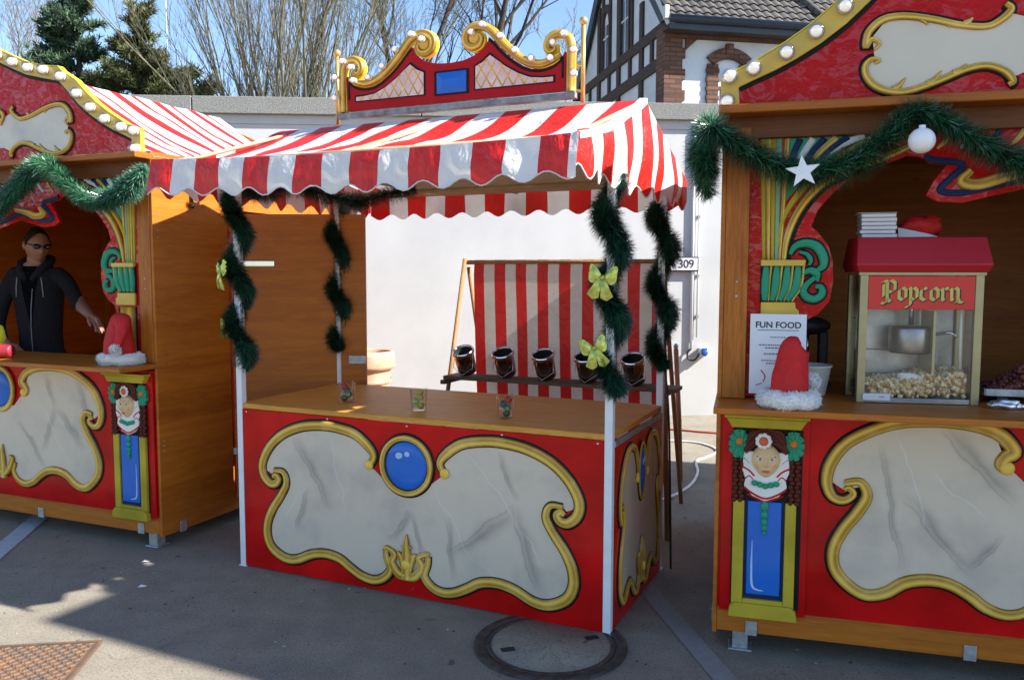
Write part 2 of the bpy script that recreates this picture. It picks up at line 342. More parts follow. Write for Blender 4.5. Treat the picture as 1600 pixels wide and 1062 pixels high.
# manhole
def ringm(r0, r1, z0, z1, n=56):
    m = MB(); m.lathe([(r0, z0), (r0, z1), (r1, z1), (r1, z0)], n, cap=False); return m
plain('iron_rust', (.060, .048, .042), .7, .3, .5, 25, .3); plain('concrete_cover', (.20, .195, .185), .9, 0, .25, 90, .5)
mh = empty('manhole_cover', (.175, 3.55, 0), .3, 'round concrete manhole cover with an iron ring at the middle stall post', 'manhole')
ringm(.295, .342, .001, .009).build('frame_ring', 'iron_rust', mh); ringm(.268, .289, .001, .008).build('cover_ring', 'iron_rust', mh)
MB().lathe([(.2675, .001), (.2675, .0065), (.001, .0070)], 48, cap=False).build('concrete_disc', 'asphalt', mh)
for s in (-1, 1):
    MB().box(s * .2 - .03, s * .2 + .03, -.016, .016, .007, .0105).build('lifting_slot', 'dark_hole', mh)
# rusty drain plate
t = NT('rust_plate'); c = t.co(); f = t.noise(c, 14, 5, .65)
t.set('Base Color', t.ramp(f, [(.3, (.09, .075, .07)), (.55, (.17, .10, .06)), (.75, (.30, .13, .05))])); t.set('Roughness', .75); t.set('Metallic', .2); t.bump(t.noise(c, 60, 3), .4, .003); MATS['rust_plate'] = t.m
dp = empty('drain_plate', (-2.25, 3.37, 0), .13, 'rusty chequered iron cover plate in the sunlit ground', 'manhole')
B('plate', 'rust_plate', dp, -.45, .44, -.32, .14, .001, .008, .002)
m = MB(); rnd = random.Random(3)
for i in range(34):
    for j in range(17):
        x = -.42 + i * .0248; y = -.295 + j * .0255; a = R(38) if (i + j) % 2 else R(-38); dx, dy = math.cos(a) * .011, math.sin(a) * .011; nx, ny = -math.sin(a) * .0035, math.cos(a) * .0035
        if .05 < x + .1 < .0: continue
        m.add([(x - dx - nx, y - dy - ny, .008), (x + dx - nx, y + dy - ny, .008), (x + dx + nx, y + dy + ny, .008), (x - dx + nx, y - dy + ny, .008), (x - dx * .8, y - dy * .8, .012), (x + dx * .8, y + dy * .8, .012)],
              [(0, 1, 5, 4), (2, 3, 4, 5), (1, 2, 5), (3, 0, 4)])
tag(m.build('tread_lug', 'rust_plate', dp), kind='stuff')
MB().box(-.45, .44, .125, .14, .008, .014).box(.425, .44, -.32, .125, .008, .014).build('rim', 'rust_plate', dp)
# cables
plain('cable_white', (.72, .72, .70), .5); plain('cable_red', (.45, .04, .03), .5); plain('cable_black', (.02, .02, .02), .5)
def cable(name, pts, r, mat, label):
    P = smooth2([Vector(p) for p in pts], 8); return tag(MB().tube(P, r, 6).build(name, mat), label, 'cable')
cable('cable', [(.55, 5.55, .008), (1.078, 5.886, .008), (1.369, 6.267, .008), (1.546, 6.721, .008), (1.629, 7.142, .008), (1.75, 7.3, .008), (1.915, 7.564, .008), (1.9, 7.8, .008), (1.75, 7.99, .008), (1.3, 8.1, .008)], .011, 'cable_white', 'white electric cable snaking over the sunlit ground behind the middle stall')
cable('cable', [(1.2, 8.75, .008), (1.704, 8.635, .008), (2.177, 8.43, .008), (3.2, 8.2, .008)], .012, 'cable_red', 'red cable lying on the ground before the white wall')
# litter
plain('paper', (.75, .74, .72), .7)
for (x, y, a, lab) in ((-2.1, 4.60, .4, 'small white scrap of paper on the shaded asphalt near left stall foot'), (-1.95, 4.22, 1.0, 'flat pale leaf lying at the edge of the stall shadow')):
    tag(MB().add([(x - .02, y - .012, .004), (x + .02, y - .014, .006), (x + .024, y + .01, .004), (x - .012, y + .014, .010)], [(0, 1, 2, 3)]).build('paper_scrap', 'paper'), lab, 'litter')

rnd = random.Random(77); m = MB(); m2 = MB()
for q in range(420):
    x = rnd.uniform(-3.2, 2.4); y = rnd.uniform(2.9, 5.4); a = rnd.uniform(0, 6.28); L = rnd.choice([.004, .005, .007, .010]) * rnd.uniform(.7, 1.3); w = L * rnd.uniform(.3, .9); ca, sa = math.cos(a), math.sin(a); h = rnd.uniform(.002, .006)
    (m if rnd.random() < .7 else m2).add([(x - ca * L, y - sa * L, .001), (x + sa * w, y - ca * w, .0012), (x + ca * L, y + sa * L, .001), (x - sa * w, y + ca * w, .0012), (x, y, h)], [(0, 1, 4), (1, 2, 4), (2, 3, 4), (3, 0, 4)])
plain('grit_dark', (.05, .042, .035), .9); plain('grit_pale', (.42, .39, .34), .9)
tag(m.build('grit', 'grit_dark'), 'dark grit and leaf crumbs scattered over the asphalt', 'grit', kind='stuff'); tag(m2.build('grit', 'grit_pale'), 'pale stone chips scattered over the asphalt', 'grit', kind='stuff')
# ------------------------------------------------------------------ fairground stall (two of them, mirror-symmetrical front)
SW, SD = 2.64, 2.05
S1 = [(1.098, .885), (1.076, .905), (1.093, .935), (1.119, .959), (1.077, 1.015), (1.006, 1.047), (.906, 1.062), (.804, 1.062), (.701, 1.05), (.598, 1.012), (.503, .952), (.447, .868), (.433, .787), (.456, .729), (.5, .715), (.537, .742), (.522, .768), (.502, .760)]
S2 = [(.504, .79), (.563, .796), (.591, .74), (.556, .666), (.504, .59), (.469, .504), (.477, .42), (.534, .354), (.6, .322), (.674, .339), (.747, .389), (.83, .409), (.913, .4), (.986, .362), (1.048, .317), (1.119, .296), (1.186, .315), (1.226, .37), (1.206, .43)]
MS_FILL = [(1.098, .90), (1.06, 1.0), (.906, 1.055), (.804, 1.055), (.701, 1.045), (.598, 1.008), (.503, .95), (.447, .868), (.437, .80), (.50, .76), (.56, .775), (.585, .74), (.556, .666), (.504, .59), (.469, .504), (.477, .42), (.534, .354), (.6, .322), (.674, .339), (.747, .389), (.83, .409), (.913, .4), (.986, .362), (1.048, .317), (1.119, .296), (1.186, .31), (1.25, .36), (1.32, .37), (1.32, .80), (1.2, .80)]
marble('marble_stall', [(.62, .98, .73, .42, .006, .03, 'd'), (.72, .75, .98, .44, .006, .05, 'd'), (.86, 1.04, 1.12, .72, .006, .05, 'd'), (.70, 1.03, .82, .62, .005, .02, 'l'), (.82, .86, 1.05, .66, .005, .02, 'l'), (.98, .46, 1.12, .62, .005, .03, 'd'),
    (1.72, 1.02, 1.80, .80, .006, .04, 'd'), (1.80, .80, 2.05, .55, .006, .05, 'd'), (1.80, .82, 1.66, .52, .006, .04, 'd'), (1.6, .95, 1.95, .4, .005, .02, 'l'), (2.0, .98, 2.12, .7, .006, .04, 'd'), (1.45, .70, 1.7, .42, .005, .03, 'd')], base=(.50, .455, .40))
OUT = [(-.030, 2.335), (-.031, 2.452), (.08, 2.498), (.212, 2.572), (.300, 2.630), (.378, 2.694), (.46, 2.772), (.57, 2.835), (.60, 2.862), (.72, 2.878), (.87, 2.915), (1.02, 2.975), (1.17, 3.04), (1.32, 3.07)]
INN = [(.046, 2.335), (.040, 2.410), (.098, 2.436), (.181, 2.470), (.262, 2.511), (.350, 2.563), (.443, 2.632), (.52, 2.705), (.60, 2.78), (.72, 2.805), (.87, 2.84), (1.02, 2.90), (1.17, 2.965), (1.32, 2.995)]
BULB = [(-.004, 2.352), (.004, 2.452), (.097, 2.478), (.222, 2.532), (.331, 2.605), (.434, 2.692), (.56, 2.80), (.70, 2.85), (.83, 2.875), (.96, 2.92), (1.09, 2.975), (1.22, 3.02)]
CU = [(.548, 2.525), (.566, 2.548), (.538, 2.566), (.517, 2.54), (.524, 2.592), (.566, 2.634), (.620, 2.646), (.682, 2.641), (.760, 2.623), (.851, 2.596), (.940, 2.585), (.990, 2.609), (1.018, 2.642), (1.000, 2.664)]
CLO = [(.552, 2.474), (.568, 2.484), (.540, 2.490), (.518, 2.467), (.522, 2.430), (.551, 2.391), (.599, 2.367), (.661, 2.359), (.731, 2.376), (.798, 2.400), (.879, 2.432), (.946, 2.440), (1.006, 2.416), (1.036, 2.378), (1.02, 2.364)]
ARCH = [(.150, 1.13), (.150, 1.35), (.310, 1.39), (.334, 1.460), (.380, 1.485), (.424, 1.540), (.436, 1.622), (.431, 1.710), (.412, 1.774), (.369, 1.828), (.344, 1.850), (.367, 1.915), (.416, 1.977), (.469, 2.029), (.521, 2.069), (.608, 2.092), (.70, 2.128), (.745, 2.120), (.780, 2.095), (.842, 2.085), (.800, 2.029), (.770, 1.968), (.814, 1.942), (.908, 1.935), (1.000, 1.958), (1.12, 1.985), (1.22, 1.955), (1.32, 1.93)]
def mir(pts, c=SW / 2): return [(2 * c - x, z) for x, z in pts]
def both(fn):
    fn(lambda p: p, 0); fn(lambda p: mir(p), 1)
def bulb_thing(parent, x, y, z, r=.033, fac=1.0):
    pr = [(r * .55, 0), (r * .62, .008)] ; b = MB().lathe([(r * .8, 0), (r * .84, .010), (r * .5, .014)], 14, (x, y, z), 'y').build('bulb_socket', 'white_paint', parent)
    MB().ball((x, y - .026, z), (r, r * .95, r), 16, 10).build('bulb', 'glass_bulb', parent)
    MB().ball((x, y - .024, z), r * .66, 12, 8).build('bulb_core', 'bulb_core', parent)
paint('pale_blue', (.42, .56, .78), .3)
def flower(parent, x, z, y, r, petal, core):
    m = MB()
    for k in range(9):
        a = 2 * math.pi * k / 9; m.ball((x + math.cos(a) * r * .68, y, z + math.sin(a) * r * .68), (r * .36, .006, r * .36), 8, 5)
    m.build('flower', petal, parent); MB().ball((x, y - .002, z), (r * .62, .010, r * .62), 12, 6).build('flower_ring', 'rose_paint', parent); MB().ball((x, y - .007, z), (r * .32, .009, r * .32), 10, 6).build('flower_centre', core, parent)
def pilaster(root, f, mi):
    def X(p): return f(p)
    def poly(name, pts, y0, y1, mat, bev=.004): return MB().prism(X(pts), y0, y1).build(name, mat, root, bev)
    def rect(x0, x1, z0, z1): return [(x0, z0), (x1, z0), (x1, z1), (x0, z1)]
    poly('pilaster_board', rect(.008, .362, .195, 1.056), -.014, .0, 'red')
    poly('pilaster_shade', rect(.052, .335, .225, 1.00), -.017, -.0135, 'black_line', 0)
    poly('pilaster_frame', rect(.058, .104, .235, .69), -.034, -.016, 'olive_gold'); poly('pilaster_frame', rect(.270, .314, .235, .69), -.034, -.016, 'olive_gold'); poly('pilaster_frame', rect(.104, .270, .235, .262), -.033, -.016, 'olive_gold')
    poly('pilaster_plinth', [(.046, .185), (.328, .185), (.322, .225), (.300, .245), (.07, .245), (.052, .225)], -.050, -.015, 'olive_gold')
    poly('pilaster_cap', [(.022, 1.048), (.040, 1.020), (.046, 1.008), (.324, 1.008), (.330, 1.020), (.350, 1.048)], -.055, -.014, 'olive_gold')
    poly('pilaster_cap', rect(.015, .357, 1.050, 1.062), -.068, -.014, 'olive_gold', .003)
    poly('pilaster_inset_border', rect(.104, .270, .262, .69), -.0205, -.016, 'navy', 0); poly('blue_inset', rect(.118, .256, .282, .69), -.030, -.020, 'blue', .012); MB().relief(X([(.140, .52), (.139, .40), (.143, .325), (.160, .306), (.19, .302)]), [.003, .008, .010, .008, .003], -.0302, .0012, 6).build('inset_highlight', 'pale_blue', root)
    cx = f([(.187, 0)])[0][0]; sgn = -1 if mi else 1
    # leaf rosettes
    for lx in (.078, .296):
        x = f([(lx, 0)])[0][0]; m = MB()
        for k in range(10):
            a = 2 * math.pi * k / 10; d = Vector((math.cos(a), math.sin(a))); L = .044
            m.relief([(x + d.x * .008, .935 + d.y * .008), (x + d.x * L * .6, .935 + d.y * L * .85), (x + d.x * L, .935 + d.y * L * 1.42)], [.020, .034, .026], -.018, .022, 4)
        m.build('leaf_rosette', 'teal', root)
        MB().ball((x, -.034, .945), (.017, .010, .017), 10, 6).build('rosette_flower', 'orange_paint', root)
    # braids
    for lx in (.076, .304):
        x = f([(lx, 0)])[0][0]; m = MB()
        for st in (-.012, .012):
            for k in range(11): m.ball((x + st + (.003 if k % 2 else -.003), -.026, .865 - k * .0175), (.0125, .012, .0125), 8, 5)
        m.build('braid', 'brown_hair', root)
    # collar: white with red stripes
    V = lambda s, top: [(cx - sgn * 0 - .092 * s, top), (cx + .092 * s, top), (cx + .088 * s, top - .085), (cx + .050 * s, top - .150 * s), (cx, top - .178 * s), (cx - .050 * s, top - .150 * s), (cx - .088 * s, top - .085)]
    MB().prism([(cx - .092, .905), (cx + .092, .905), (cx + .096, .82), (cx + .082, .785), (cx + .088, .755), (cx + .055, .715), (cx, .692), (cx - .055, .715), (cx - .088, .755), (cx - .082, .785), (cx - .096, .82)], -.036, -.018).build('collar', 'white_paint', root, .006)
    m = MB(); m.relief([(cx - .085, .748), (cx - .045, .722), (cx, .706), (cx + .045, .722), (cx + .085, .748)], .010, -.035, .006, 5)
    m.relief([(cx - .074, .722), (cx - .04, .704), (cx, .693), (cx + .04, .704), (cx + .074, .722)], .005, -.035, .005, 5)
    for s in (-1, 1): m.relief([(cx + s * .090, .875), (cx + s * .078, .868), (cx + s * .066, .855)], .006, -.035, .006, 5); m.relief([(cx + s * .094, .838), (cx + s * .066, .822), (cx + s * .045, .80)], .009, -.035, .006, 5); m.relief([(cx + s * .082, .788), (cx + s * .066, .800), (cx + s * .05, .785)], .007, -.035, .006, 5)
    m.build('collar_stripe', 'red', root)
    for k in range(-2, 3):
        MB().ball((cx + k * .022, -.042, .760 + abs(k) * .006), (.0135, .011, .0125), 10, 6).build('necklace_stone', 'teal', root)
    m = MB()
    for k, (zz, rr) in enumerate(((.672, .018), (.636, .016), (.604, .014), (.578, .012), (.556, .009))): m.ball((cx, -.034, zz), (rr, .010, rr * 1.15), 10, 6)
    m.build('pendant_drop', 'teal', root)
    # head: a modelled face, half sunk in the board
    hz = .868; vs = []; fs = []; N, Mm = 28, 26
    def face(u, v):                                   # u,v in -1..1
        x = u * .060; z = v * .070; q = 1 - (u * .96) ** 2 - (v * .96) ** 2 * .95; dep = .050 * math.sqrt(max(0, q)) if q > 0 else 0
        if v < 0: x *= 1 - .34 * (-v) ** 1.7
        g2 = lambda a, b, c, d: math.exp(-((u - a) / c) ** 2 - ((v - b) / d) ** 2)
        dep += .013 * g2(0, -.12, .13, .10) + .008 * g2(0, .15, .11, .28) - .006 * (g2(-.40, .17, .2, .11) + g2(.40, .17, .2, .11)) + .004 * (g2(-.4, .37, .28, .08) + g2(.4, .37, .28, .08)) + .005 * g2(0, -.52, .22, .05) + .004 * g2(0, -.62, .2, .05) - .003 * g2(0, -.40, .2, .05) + .004 * g2(0, -.86, .2, .12) + .003 * (g2(-.5, -.2, .2, .2) + g2(.5, -.2, .2, .2))
        return (cx + x, -.020 - dep, hz + z)
    for i in range(Mm + 1):
        for k in range(N + 1):
            v = -1 + 2 * i / Mm; u = (-1 + 2 * k / N) * math.sqrt(max(.0, 1 - (v * .985) ** 2)); vs.append(face(u, v))
    for i in range(Mm):
        for k in range(N): fs.append((i * (N + 1) + k, i * (N + 1) + k + 1, (i + 1) * (N + 1) + k + 1, (i + 1) * (N + 1) + k))
    m = MB(); m.smooth = True; m.add(vs, fs); hd = m.build('carved_face', 'skin_paint', root)
    for s in (-1, 1):
        e = face(s * .40, .17); MB().ball((e[0], e[1] + .001, e[2]), (.0105, .004, .0062), 10, 6).build('eye_white', 'white_paint', hd)
        MB().ball((e[0], e[1] - .002, e[2]), (.0052, .003, .0052), 10, 6).build('iris', 'blue', hd)
        MB().relief([(e[0] - .014, e[2] + .010), (e[0], e[2] + .0145), (e[0] + .014, e[2] + .011)], .0032, e[1] - .001, .004, 4).build('eyebrow', 'brown_hair', hd)
        c2 = face(s * .52, -.22); MB().ball((c2[0], c2[1] + .004, c2[2]), (.012, .0045, .010), 10, 6).build('cheek', 'blush_paint', hd)
    e = face(0, -.56); MB().ball((e[0], e[1] - .001, e[2]), (.0155, .004, .0062), 10, 6).build('lips', 'rose_paint', hd)
    # hair
    m = MB()
    for (x0, z0, x1, z1, x2, z2) in ((0, .955, -.045, .950, -.085, .905), (0, .955, .045, .950, .085, .905), (0, .975, -.05, .975, -.075, .935), (0, .975, .05, .975, .075, .935), (-.02, .99, -.05, .985, -.07, .96), (.02, .99, .05, .985, .07, .96), (-.045, .985, 0, .998, .045, .985)):
        m.relief([(cx + x0, z0), (cx + x1, z1), (cx + x2, z2)], [.028, .040, .022], -.030, .030, 6)
    m.build('hair', 'brown_hair', root)
    flower(root, cx - sgn * .012, .957, -.066, .034, 'white_paint', 'orange_paint')

def make_stall(name, origin, rz, label, group):
    root = empty(name, origin, rz, label, 'market stall', group); g = root
    # legs and brackets
    for lx in (.10, SW - .10):
        for ly in (.075, SD - .08):
            lg = MB().box(lx - .033, lx + .033, ly - .033, ly + .033, .004, .12).box(lx - .05, lx + .05, ly - .05, ly + .05, 0, .008).build('leg', 'steel_galv', g, .003)
    for lx in (.145, SW - .145, 1.0, SW - 1.0): B('corner_bracket', 'steel_galv', g, lx - .024, lx + .024, -.006, .0, .088, .152, .002)
    for s in (0, 1): B('corner_bracket', 'steel_galv', g, (-.026 if s == 0 else SW + .02), (-.02 if s == 0 else SW + .026), .14, .19, .075, .145, .002)
    B('skirt_board', 'wood_x', g, 0, SW, 0, .03, .097, .203)
    B('floor', 'wood_y', g, .0, SW, .031, SD, .10, .14, 0)
    B('front_panel', 'red', g, 0, SW, .002, .03, .2035, 1.075, 0)
    # side walls, one with a doorway, and back wall
    B('side_wall', 'wood_y', g, -.020, -.001, .0, SD, .085, 2.342)
    B('side_wall', 'wood_y', g, SW + .001, SW + .020, .0, .62, .085, 2.342); B('side_wall', 'wood_y', g, SW + .001, SW + .020, 1.50, SD, .085, 2.342); B('door_header', 'wood_y', g, SW + .001, SW + .0195, .622, 1.498, 2.06, 2.341); B('door_sill', 'wood_y', g, SW + .001, SW + .0195, .622, 1.498, .086, .20)
    B('back_wall', 'wood_x', g, 0, SW, SD - .03, SD - .0025, .141, 2.342, 0)
    for x0 in (0, SW - .095): B('corner_post', 'wood_z', g, x0, x0 + .095, -.003, .088, 1.124, 2.26)
    for x0 in (0.0005, SW - .0605): B('corner_post', 'wood_z', g, x0, x0 + .06, SD - .092, SD - .032, .141, 2.33)
    for (sxx, szz) in ((.05, 1.62), (.05, 1.56), (SW - .05, 1.62), (SW - .05, 1.56)): MB().ball((sxx, -.0035, szz), (.006, .003, .006), 8, 5).build('screw', 'steel_galv', g)
    for szz in (.60, .63, .66, 1.86, 1.90, 1.94): MB().ball((SW + .0205, .035, szz), (.003, .005, .005), 8, 5).build('screw', 'steel_galv', g)
    # counter
    B('counter', 'wood_x', g, -.026, SW + .026, -.275, .25, 1.096, 1.122, .004)
    # soffit, frieze, ceiling
    B('frieze', 'wood_eave_shade', g, 0, SW, .0, .028, 2.215, 2.332); B('eave_trim', 'wood_x', g, -.036, SW + .036, -.125, .0, 2.300, 2.335, .006)  # frieze wood coloured darker to stand in for shade under the overhang
    B('ceiling', 'wood_x', g, -.019, SW + .019, .001, SD - .006, 2.3335, 2.350, 0)
    # front panel picture
    def fr(f, mi):
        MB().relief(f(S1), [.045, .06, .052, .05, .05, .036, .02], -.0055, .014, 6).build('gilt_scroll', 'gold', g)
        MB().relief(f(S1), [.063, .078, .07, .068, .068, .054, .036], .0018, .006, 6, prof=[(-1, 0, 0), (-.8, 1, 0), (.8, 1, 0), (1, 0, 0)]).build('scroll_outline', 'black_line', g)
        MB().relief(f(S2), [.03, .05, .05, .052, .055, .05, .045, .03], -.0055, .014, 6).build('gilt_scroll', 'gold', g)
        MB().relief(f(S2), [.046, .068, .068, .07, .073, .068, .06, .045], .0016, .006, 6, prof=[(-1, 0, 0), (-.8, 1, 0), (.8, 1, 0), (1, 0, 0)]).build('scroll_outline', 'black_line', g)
        q0 = f([S1[0]])[0]; MB().ball((q0[0], -.012, q0[1] + .006), (.028, .014, .028), 14, 8).build('scroll_knob', 'gold', g)
        pilaster(g, f, mi)
        MB().prism(f(ARCH + [(1.32, 2.216), (.096, 2.216), (.096, 1.13)]), .030, .052).build('arch_board', 'red_crackle', g, .003)
        # column with cup capital, ribs, palm leaves and leaf scroll
        def rib(name, pts, w, mat, h=.014, y=.0295): MB().relief(f(pts), w, y, h, 6).build(name, mat, g)
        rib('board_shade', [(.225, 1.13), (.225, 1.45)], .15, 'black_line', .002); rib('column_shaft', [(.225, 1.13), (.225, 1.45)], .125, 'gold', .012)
        MB().prism(f([(.150, 1.46), (.305, 1.46), (.305, 1.50), (.290, 1.512), (.290, 1.535), (.150, 1.535)]), .012, .0295).build('capital_base', 'gold_flat', g, .006)
        MB().prism(f([(.146, 1.532), (.272, 1.532), (.300, 1.58), (.318, 1.64), (.32, 1.70), (.146, 1.70)]), .018, .0295).build('capital_cup', 'black_line', g, .004)
        for k in range(4):
            xb, xt = .165 + k * .030, .168 + k * .043; rib('flute', [(xb, 1.542), (xb + (xt - xb) * .5 + k * .004, 1.60), (xt, 1.685)], [.020, .032, .034, .022], 'teal', .016, .018)
            rib('flute_edge', [(xb + .016 + k * .001, 1.54), (xb + .016 + (xt - xb) * .55 + k * .005, 1.60), (xt + .021, 1.69)], [.008, .010, .010], 'gold', .014, .018)
        MB().prism(f([(.146, 1.687), (.322, 1.687), (.326, 1.712), (.146, 1.712)]), .004, .0295).build('capital_rim', 'gold_flat', g, .005)
        for k, (x0, x1, mat) in enumerate(((.158, .145, 'olive_gold'), (.176, .166, 'gold'), (.193, .186, 'olive_gold'), (.208, .208, 'pale_green'), (.221, .240, 'gold'))):
            rib('column_rib', [(x0, 1.712), (x0 + (x1 - x0) * .5, 1.95), (x1, 2.212)], [.013, .020, .024], mat, .016)
        rib('arch_rib', [(.238, 1.712), (.247, 1.797), (.277, 1.888), (.329, 1.971), (.399, 2.036), (.50, 2.085), (.62, 2.125), (.70, 2.16)], [.02, .034, .036, .034, .026], 'gold', .022)
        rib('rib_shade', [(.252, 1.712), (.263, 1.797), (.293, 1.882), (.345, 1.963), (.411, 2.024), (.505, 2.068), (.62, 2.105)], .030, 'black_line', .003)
        rib('arch_rib', [(.214, 1.762), (.225, 1.862), (.258, 1.940), (.314, 2.015), (.375, 2.075), (.46, 2.14), (.56, 2.20)], [.014, .024, .028, .024], 'olive_gold', .018)
        MB().prism(f([(.225, 1.93), (.25, 1.97), (.30, 2.03), (.36, 2.09), (.45, 2.16), (.50, 2.212), (.235, 2.212)]), .0255, .0295).build('palm_ground', 'teal', g)
        for k, (x0, z0, x1, z1, mat) in enumerate(((.245, 2.04, .29, 2.208, 'navy'), (.265, 2.04, .34, 2.208, 'white_paint'), (.285, 2.05, .385, 2.208, 'navy'), (.31, 2.07, .43, 2.208, 'gold'), (.35, 2.10, .475, 2.208, 'navy'), (.40, 2.14, .535, 2.21, 'white_paint'), (.46, 2.16, .61, 2.21, 'navy'), (.55, 2.17, .70, 2.21, 'gold'), (.64, 2.185, .80, 2.212, 'navy'))):
            rib('palm_leaf', [(x0, z0), ((x0 + x1) / 2 - .008, (z0 + z1) / 2 + .008), (x1, z1)], [.008, .028, .03], mat, .012)
        for k in range(7):
            x0 = .72 + k * .085; rib('palm_leaf', [(x0, 2.15), (x0 + .03, 2.18), (x0 + .05, 2.212)], [.01, .022, .026], ('navy', 'gold', 'white_paint')[k % 3], .010)
        for pts, w in (([(.262, 1.735), (.284, 1.770), (.328, 1.781), (.368, 1.766), (.392, 1.728), (.395, 1.69), (.372, 1.668)], [.016, .034, .04, .036, .02]), ([(.30, 1.745), (.33, 1.735), (.345, 1.71), (.338, 1.69)], [.012, .022, .012]), ([(.312, 1.655), (.345, 1.668), (.372, 1.652), (.372, 1.625)], [.02, .034, .014]), ([(.365, 1.64), (.33, 1.61), (.318, 1.582), (.335, 1.556), (.368, 1.55), (.393, 1.572), (.388, 1.600), (.366, 1.602)], [.02, .032, .034, .03, .018])):
            MB().relief(f(pts), [q + .014 for q in w], .0297, .003, 6, prof=[(-1, 0, 0), (-.8, 1, 0), (.8, 1, 0), (1, 0, 0)]).build('leaf_outline', 'black_line', g); MB().relief(f(pts), w, .028, .022, 6).build('leaf_scroll', 'teal', g)
        # pendant of the arch
        rib('pendant_line', [(.76, 2.12), (.80, 2.105), (.90, 2.085), (.855, 2.03), (.822, 1.985), (.90, 1.975), (1.0, 1.995), (1.12, 2.02), (1.22, 1.99), (1.32, 1.965)], .026, 'navy', .012)
        rib('pendant_gold', [(.93, 2.06), (.90, 2.02), (.96, 2.005), (1.05, 2.03), (1.15, 2.05)], [.03, .05, .05, .03], 'gold', .014)
        # gable fascia
        MB().prism(f(OUT + INN[::-1]), -.075, -.042).build('gable_border', 'gold_flat', g, .004)
        MB().prism(f(INN + [(1.32, 2.336)]), -.060, -.044).build('gable_panel', 'red_crackle', g)
        MB().relief(f([(x + .004, z - .006) for x, z in INN[1:]]), .022, -.0602, .003, 4, prof=[(-1, 0, 0), (-.8, 1, 0), (.8, 1, 0), (1, 0, 0)]).build('gable_outline', 'black_line', g)
        top = f(OUT[1:]); m = MB()
        for i in range(len(top) - 1):
            (xa, za), (xb, zb) = top[i], top[i + 1]; m.add([(xa, -.0755, za + .001), (xb, -.0755, zb + .001), (xb, -.035, zb + .001), (xa, -.035, za + .001), (xa, -.0755, za + .006), (xb, -.0755, zb + .006), (xb, -.035, zb + .006), (xa, -.035, za + .006)], [(0, 1, 5, 4), (4, 5, 6, 7), (2, 3, 7, 6), (1, 0, 3, 2)])
        m.build('gable_edge', 'yellow_edge', g)
        for (x, z) in BULB: xx = f([(x, z)])[0]; bulb_thing(g, xx[0], -.076, xx[1])
        MB().relief(f(CU), [.012, .018, .026, .03, .03, .028, .026, .026, .03, .02], -.066, .014, 6).build('cartouche_frame', 'gold', g); MB().relief(f(CLO), [.012, .018, .026, .03, .03, .028, .026, .026, .03, .02], -.066, .014, 6).build('cartouche_frame', 'gold', g)
        for q in (CU, CLO): MB().relief(f(q), .046, -.0605, .004, 6, prof=[(-1, 0, 0), (-.8, 1, 0), (.8, 1, 0), (1, 0, 0)]).build('cartouche_outline', 'black_line', g)
        for (x, z, dx, dz) in ((.70, 2.636, .035, -.03), (.78, 2.618, .035, -.028), (.86, 2.60, .03, .02), (.62, 2.372, .045, .04), (.74, 2.385, .05, .045), (.83, 2.42, .045, .03), (.96, 2.438, .03, -.02)):
            MB().relief(f([(x, z), (x + dx * .5, z + dz * .3), (x + dx, z + dz)]), [.024, .022, .006], -.067, .012, 5).build('acanthus_tip', 'gold', g)
    both(fr)
    MB().prism(MS_FILL, -.0062, .0022).prism(mir(MS_FILL), -.0062, .0022).build('marble_field', 'marble_stall', g)
    CF = [(.54, 2.575), (.575, 2.62), (.62, 2.638), (.682, 2.633), (.76, 2.615), (.851, 2.588), (.94, 2.577), (.985, 2.60), (1.01, 2.63), (1.1, 2.60), (1.32, 2.60), (1.32, 2.42), (1.1, 2.42), (1.03, 2.39), (1.0, 2.42), (.946, 2.446), (.879, 2.438), (.798, 2.406), (.731, 2.382), (.661, 2.366), (.60, 2.374), (.556, 2.396), (.528, 2.432), (.525, 2.465), (.55, 2.50)]
    MB().prism(CF, -.0655, -.0605).prism(mir(CF), -.0655, -.0605).build('cartouche_field', 'marble_stall', g)
    for s in (-1, 1): MB().relief([(1.32 + s * .20, 2.56), (1.32 + s * .23, 2.62), (1.32 + s * .15, 2.65), (1.32 + s * .05, 2.61)], [.02, .034, .02], -.066, .014, 6).build('cartouche_frame', 'gold', g)
    el = [(1.32 + .118 * math.cos(a * math.pi / 12), .905 + .135 * math.sin(a * math.pi / 12)) for a in range(24)]
    MB().relief(el, .036, -.0065, .016, 3, True).build('medallion_ring', 'gold', g); MB().ball((1.32, -.006, .905), (.10, .02, .117), 24, 12).build('medallion', 'blue', g)
    # crest at the bottom of the picture
    m = MB()
    for s in (-1, 1): m.relief([(1.32, .34), (1.32 + s * .05, .38), (1.32 + s * .09, .45), (1.32 + s * .06, .47)], [.05, .05, .04, .015], -.008, .018, 6)
    m.relief([(1.32, .32), (1.32, .45), (1.32, .54)], [.06, .05, .01], -.008, .02, 6); m.build('gilt_crest', 'gold', g)
    # striped roof sheet: wavy tarpaulin over a ridge running front to back
    N, K = 44, 16
    for s in (0, 1):
        vs = []; fs = []; m = MB()
        for i in range(N + 1):
            y = -.03 + (SD + .06) * i / N
            for k in range(K + 1):
                t = k / K; x = 1.32 - 1.345 * t; z = 2.985 - .665 * t - .05 * math.sin(math.pi * t) + .016 * math.sin(y * 11 + t * 5) * math.sin(math.pi * t) + .01 * noise.noise(Vector((x * 5, y * 5, s * 3)))
                vs.append((x if s == 0 else SW - x, y, z))
        for i in range(N):
            for k in range(K):
                q = (i * (K + 1) + k, i * (K + 1) + k + 1, (i + 1) * (K + 1) + k + 1, (i + 1) * (K + 1) + k)
                m.cur = 0; fs.append(q)
        m.smooth = True
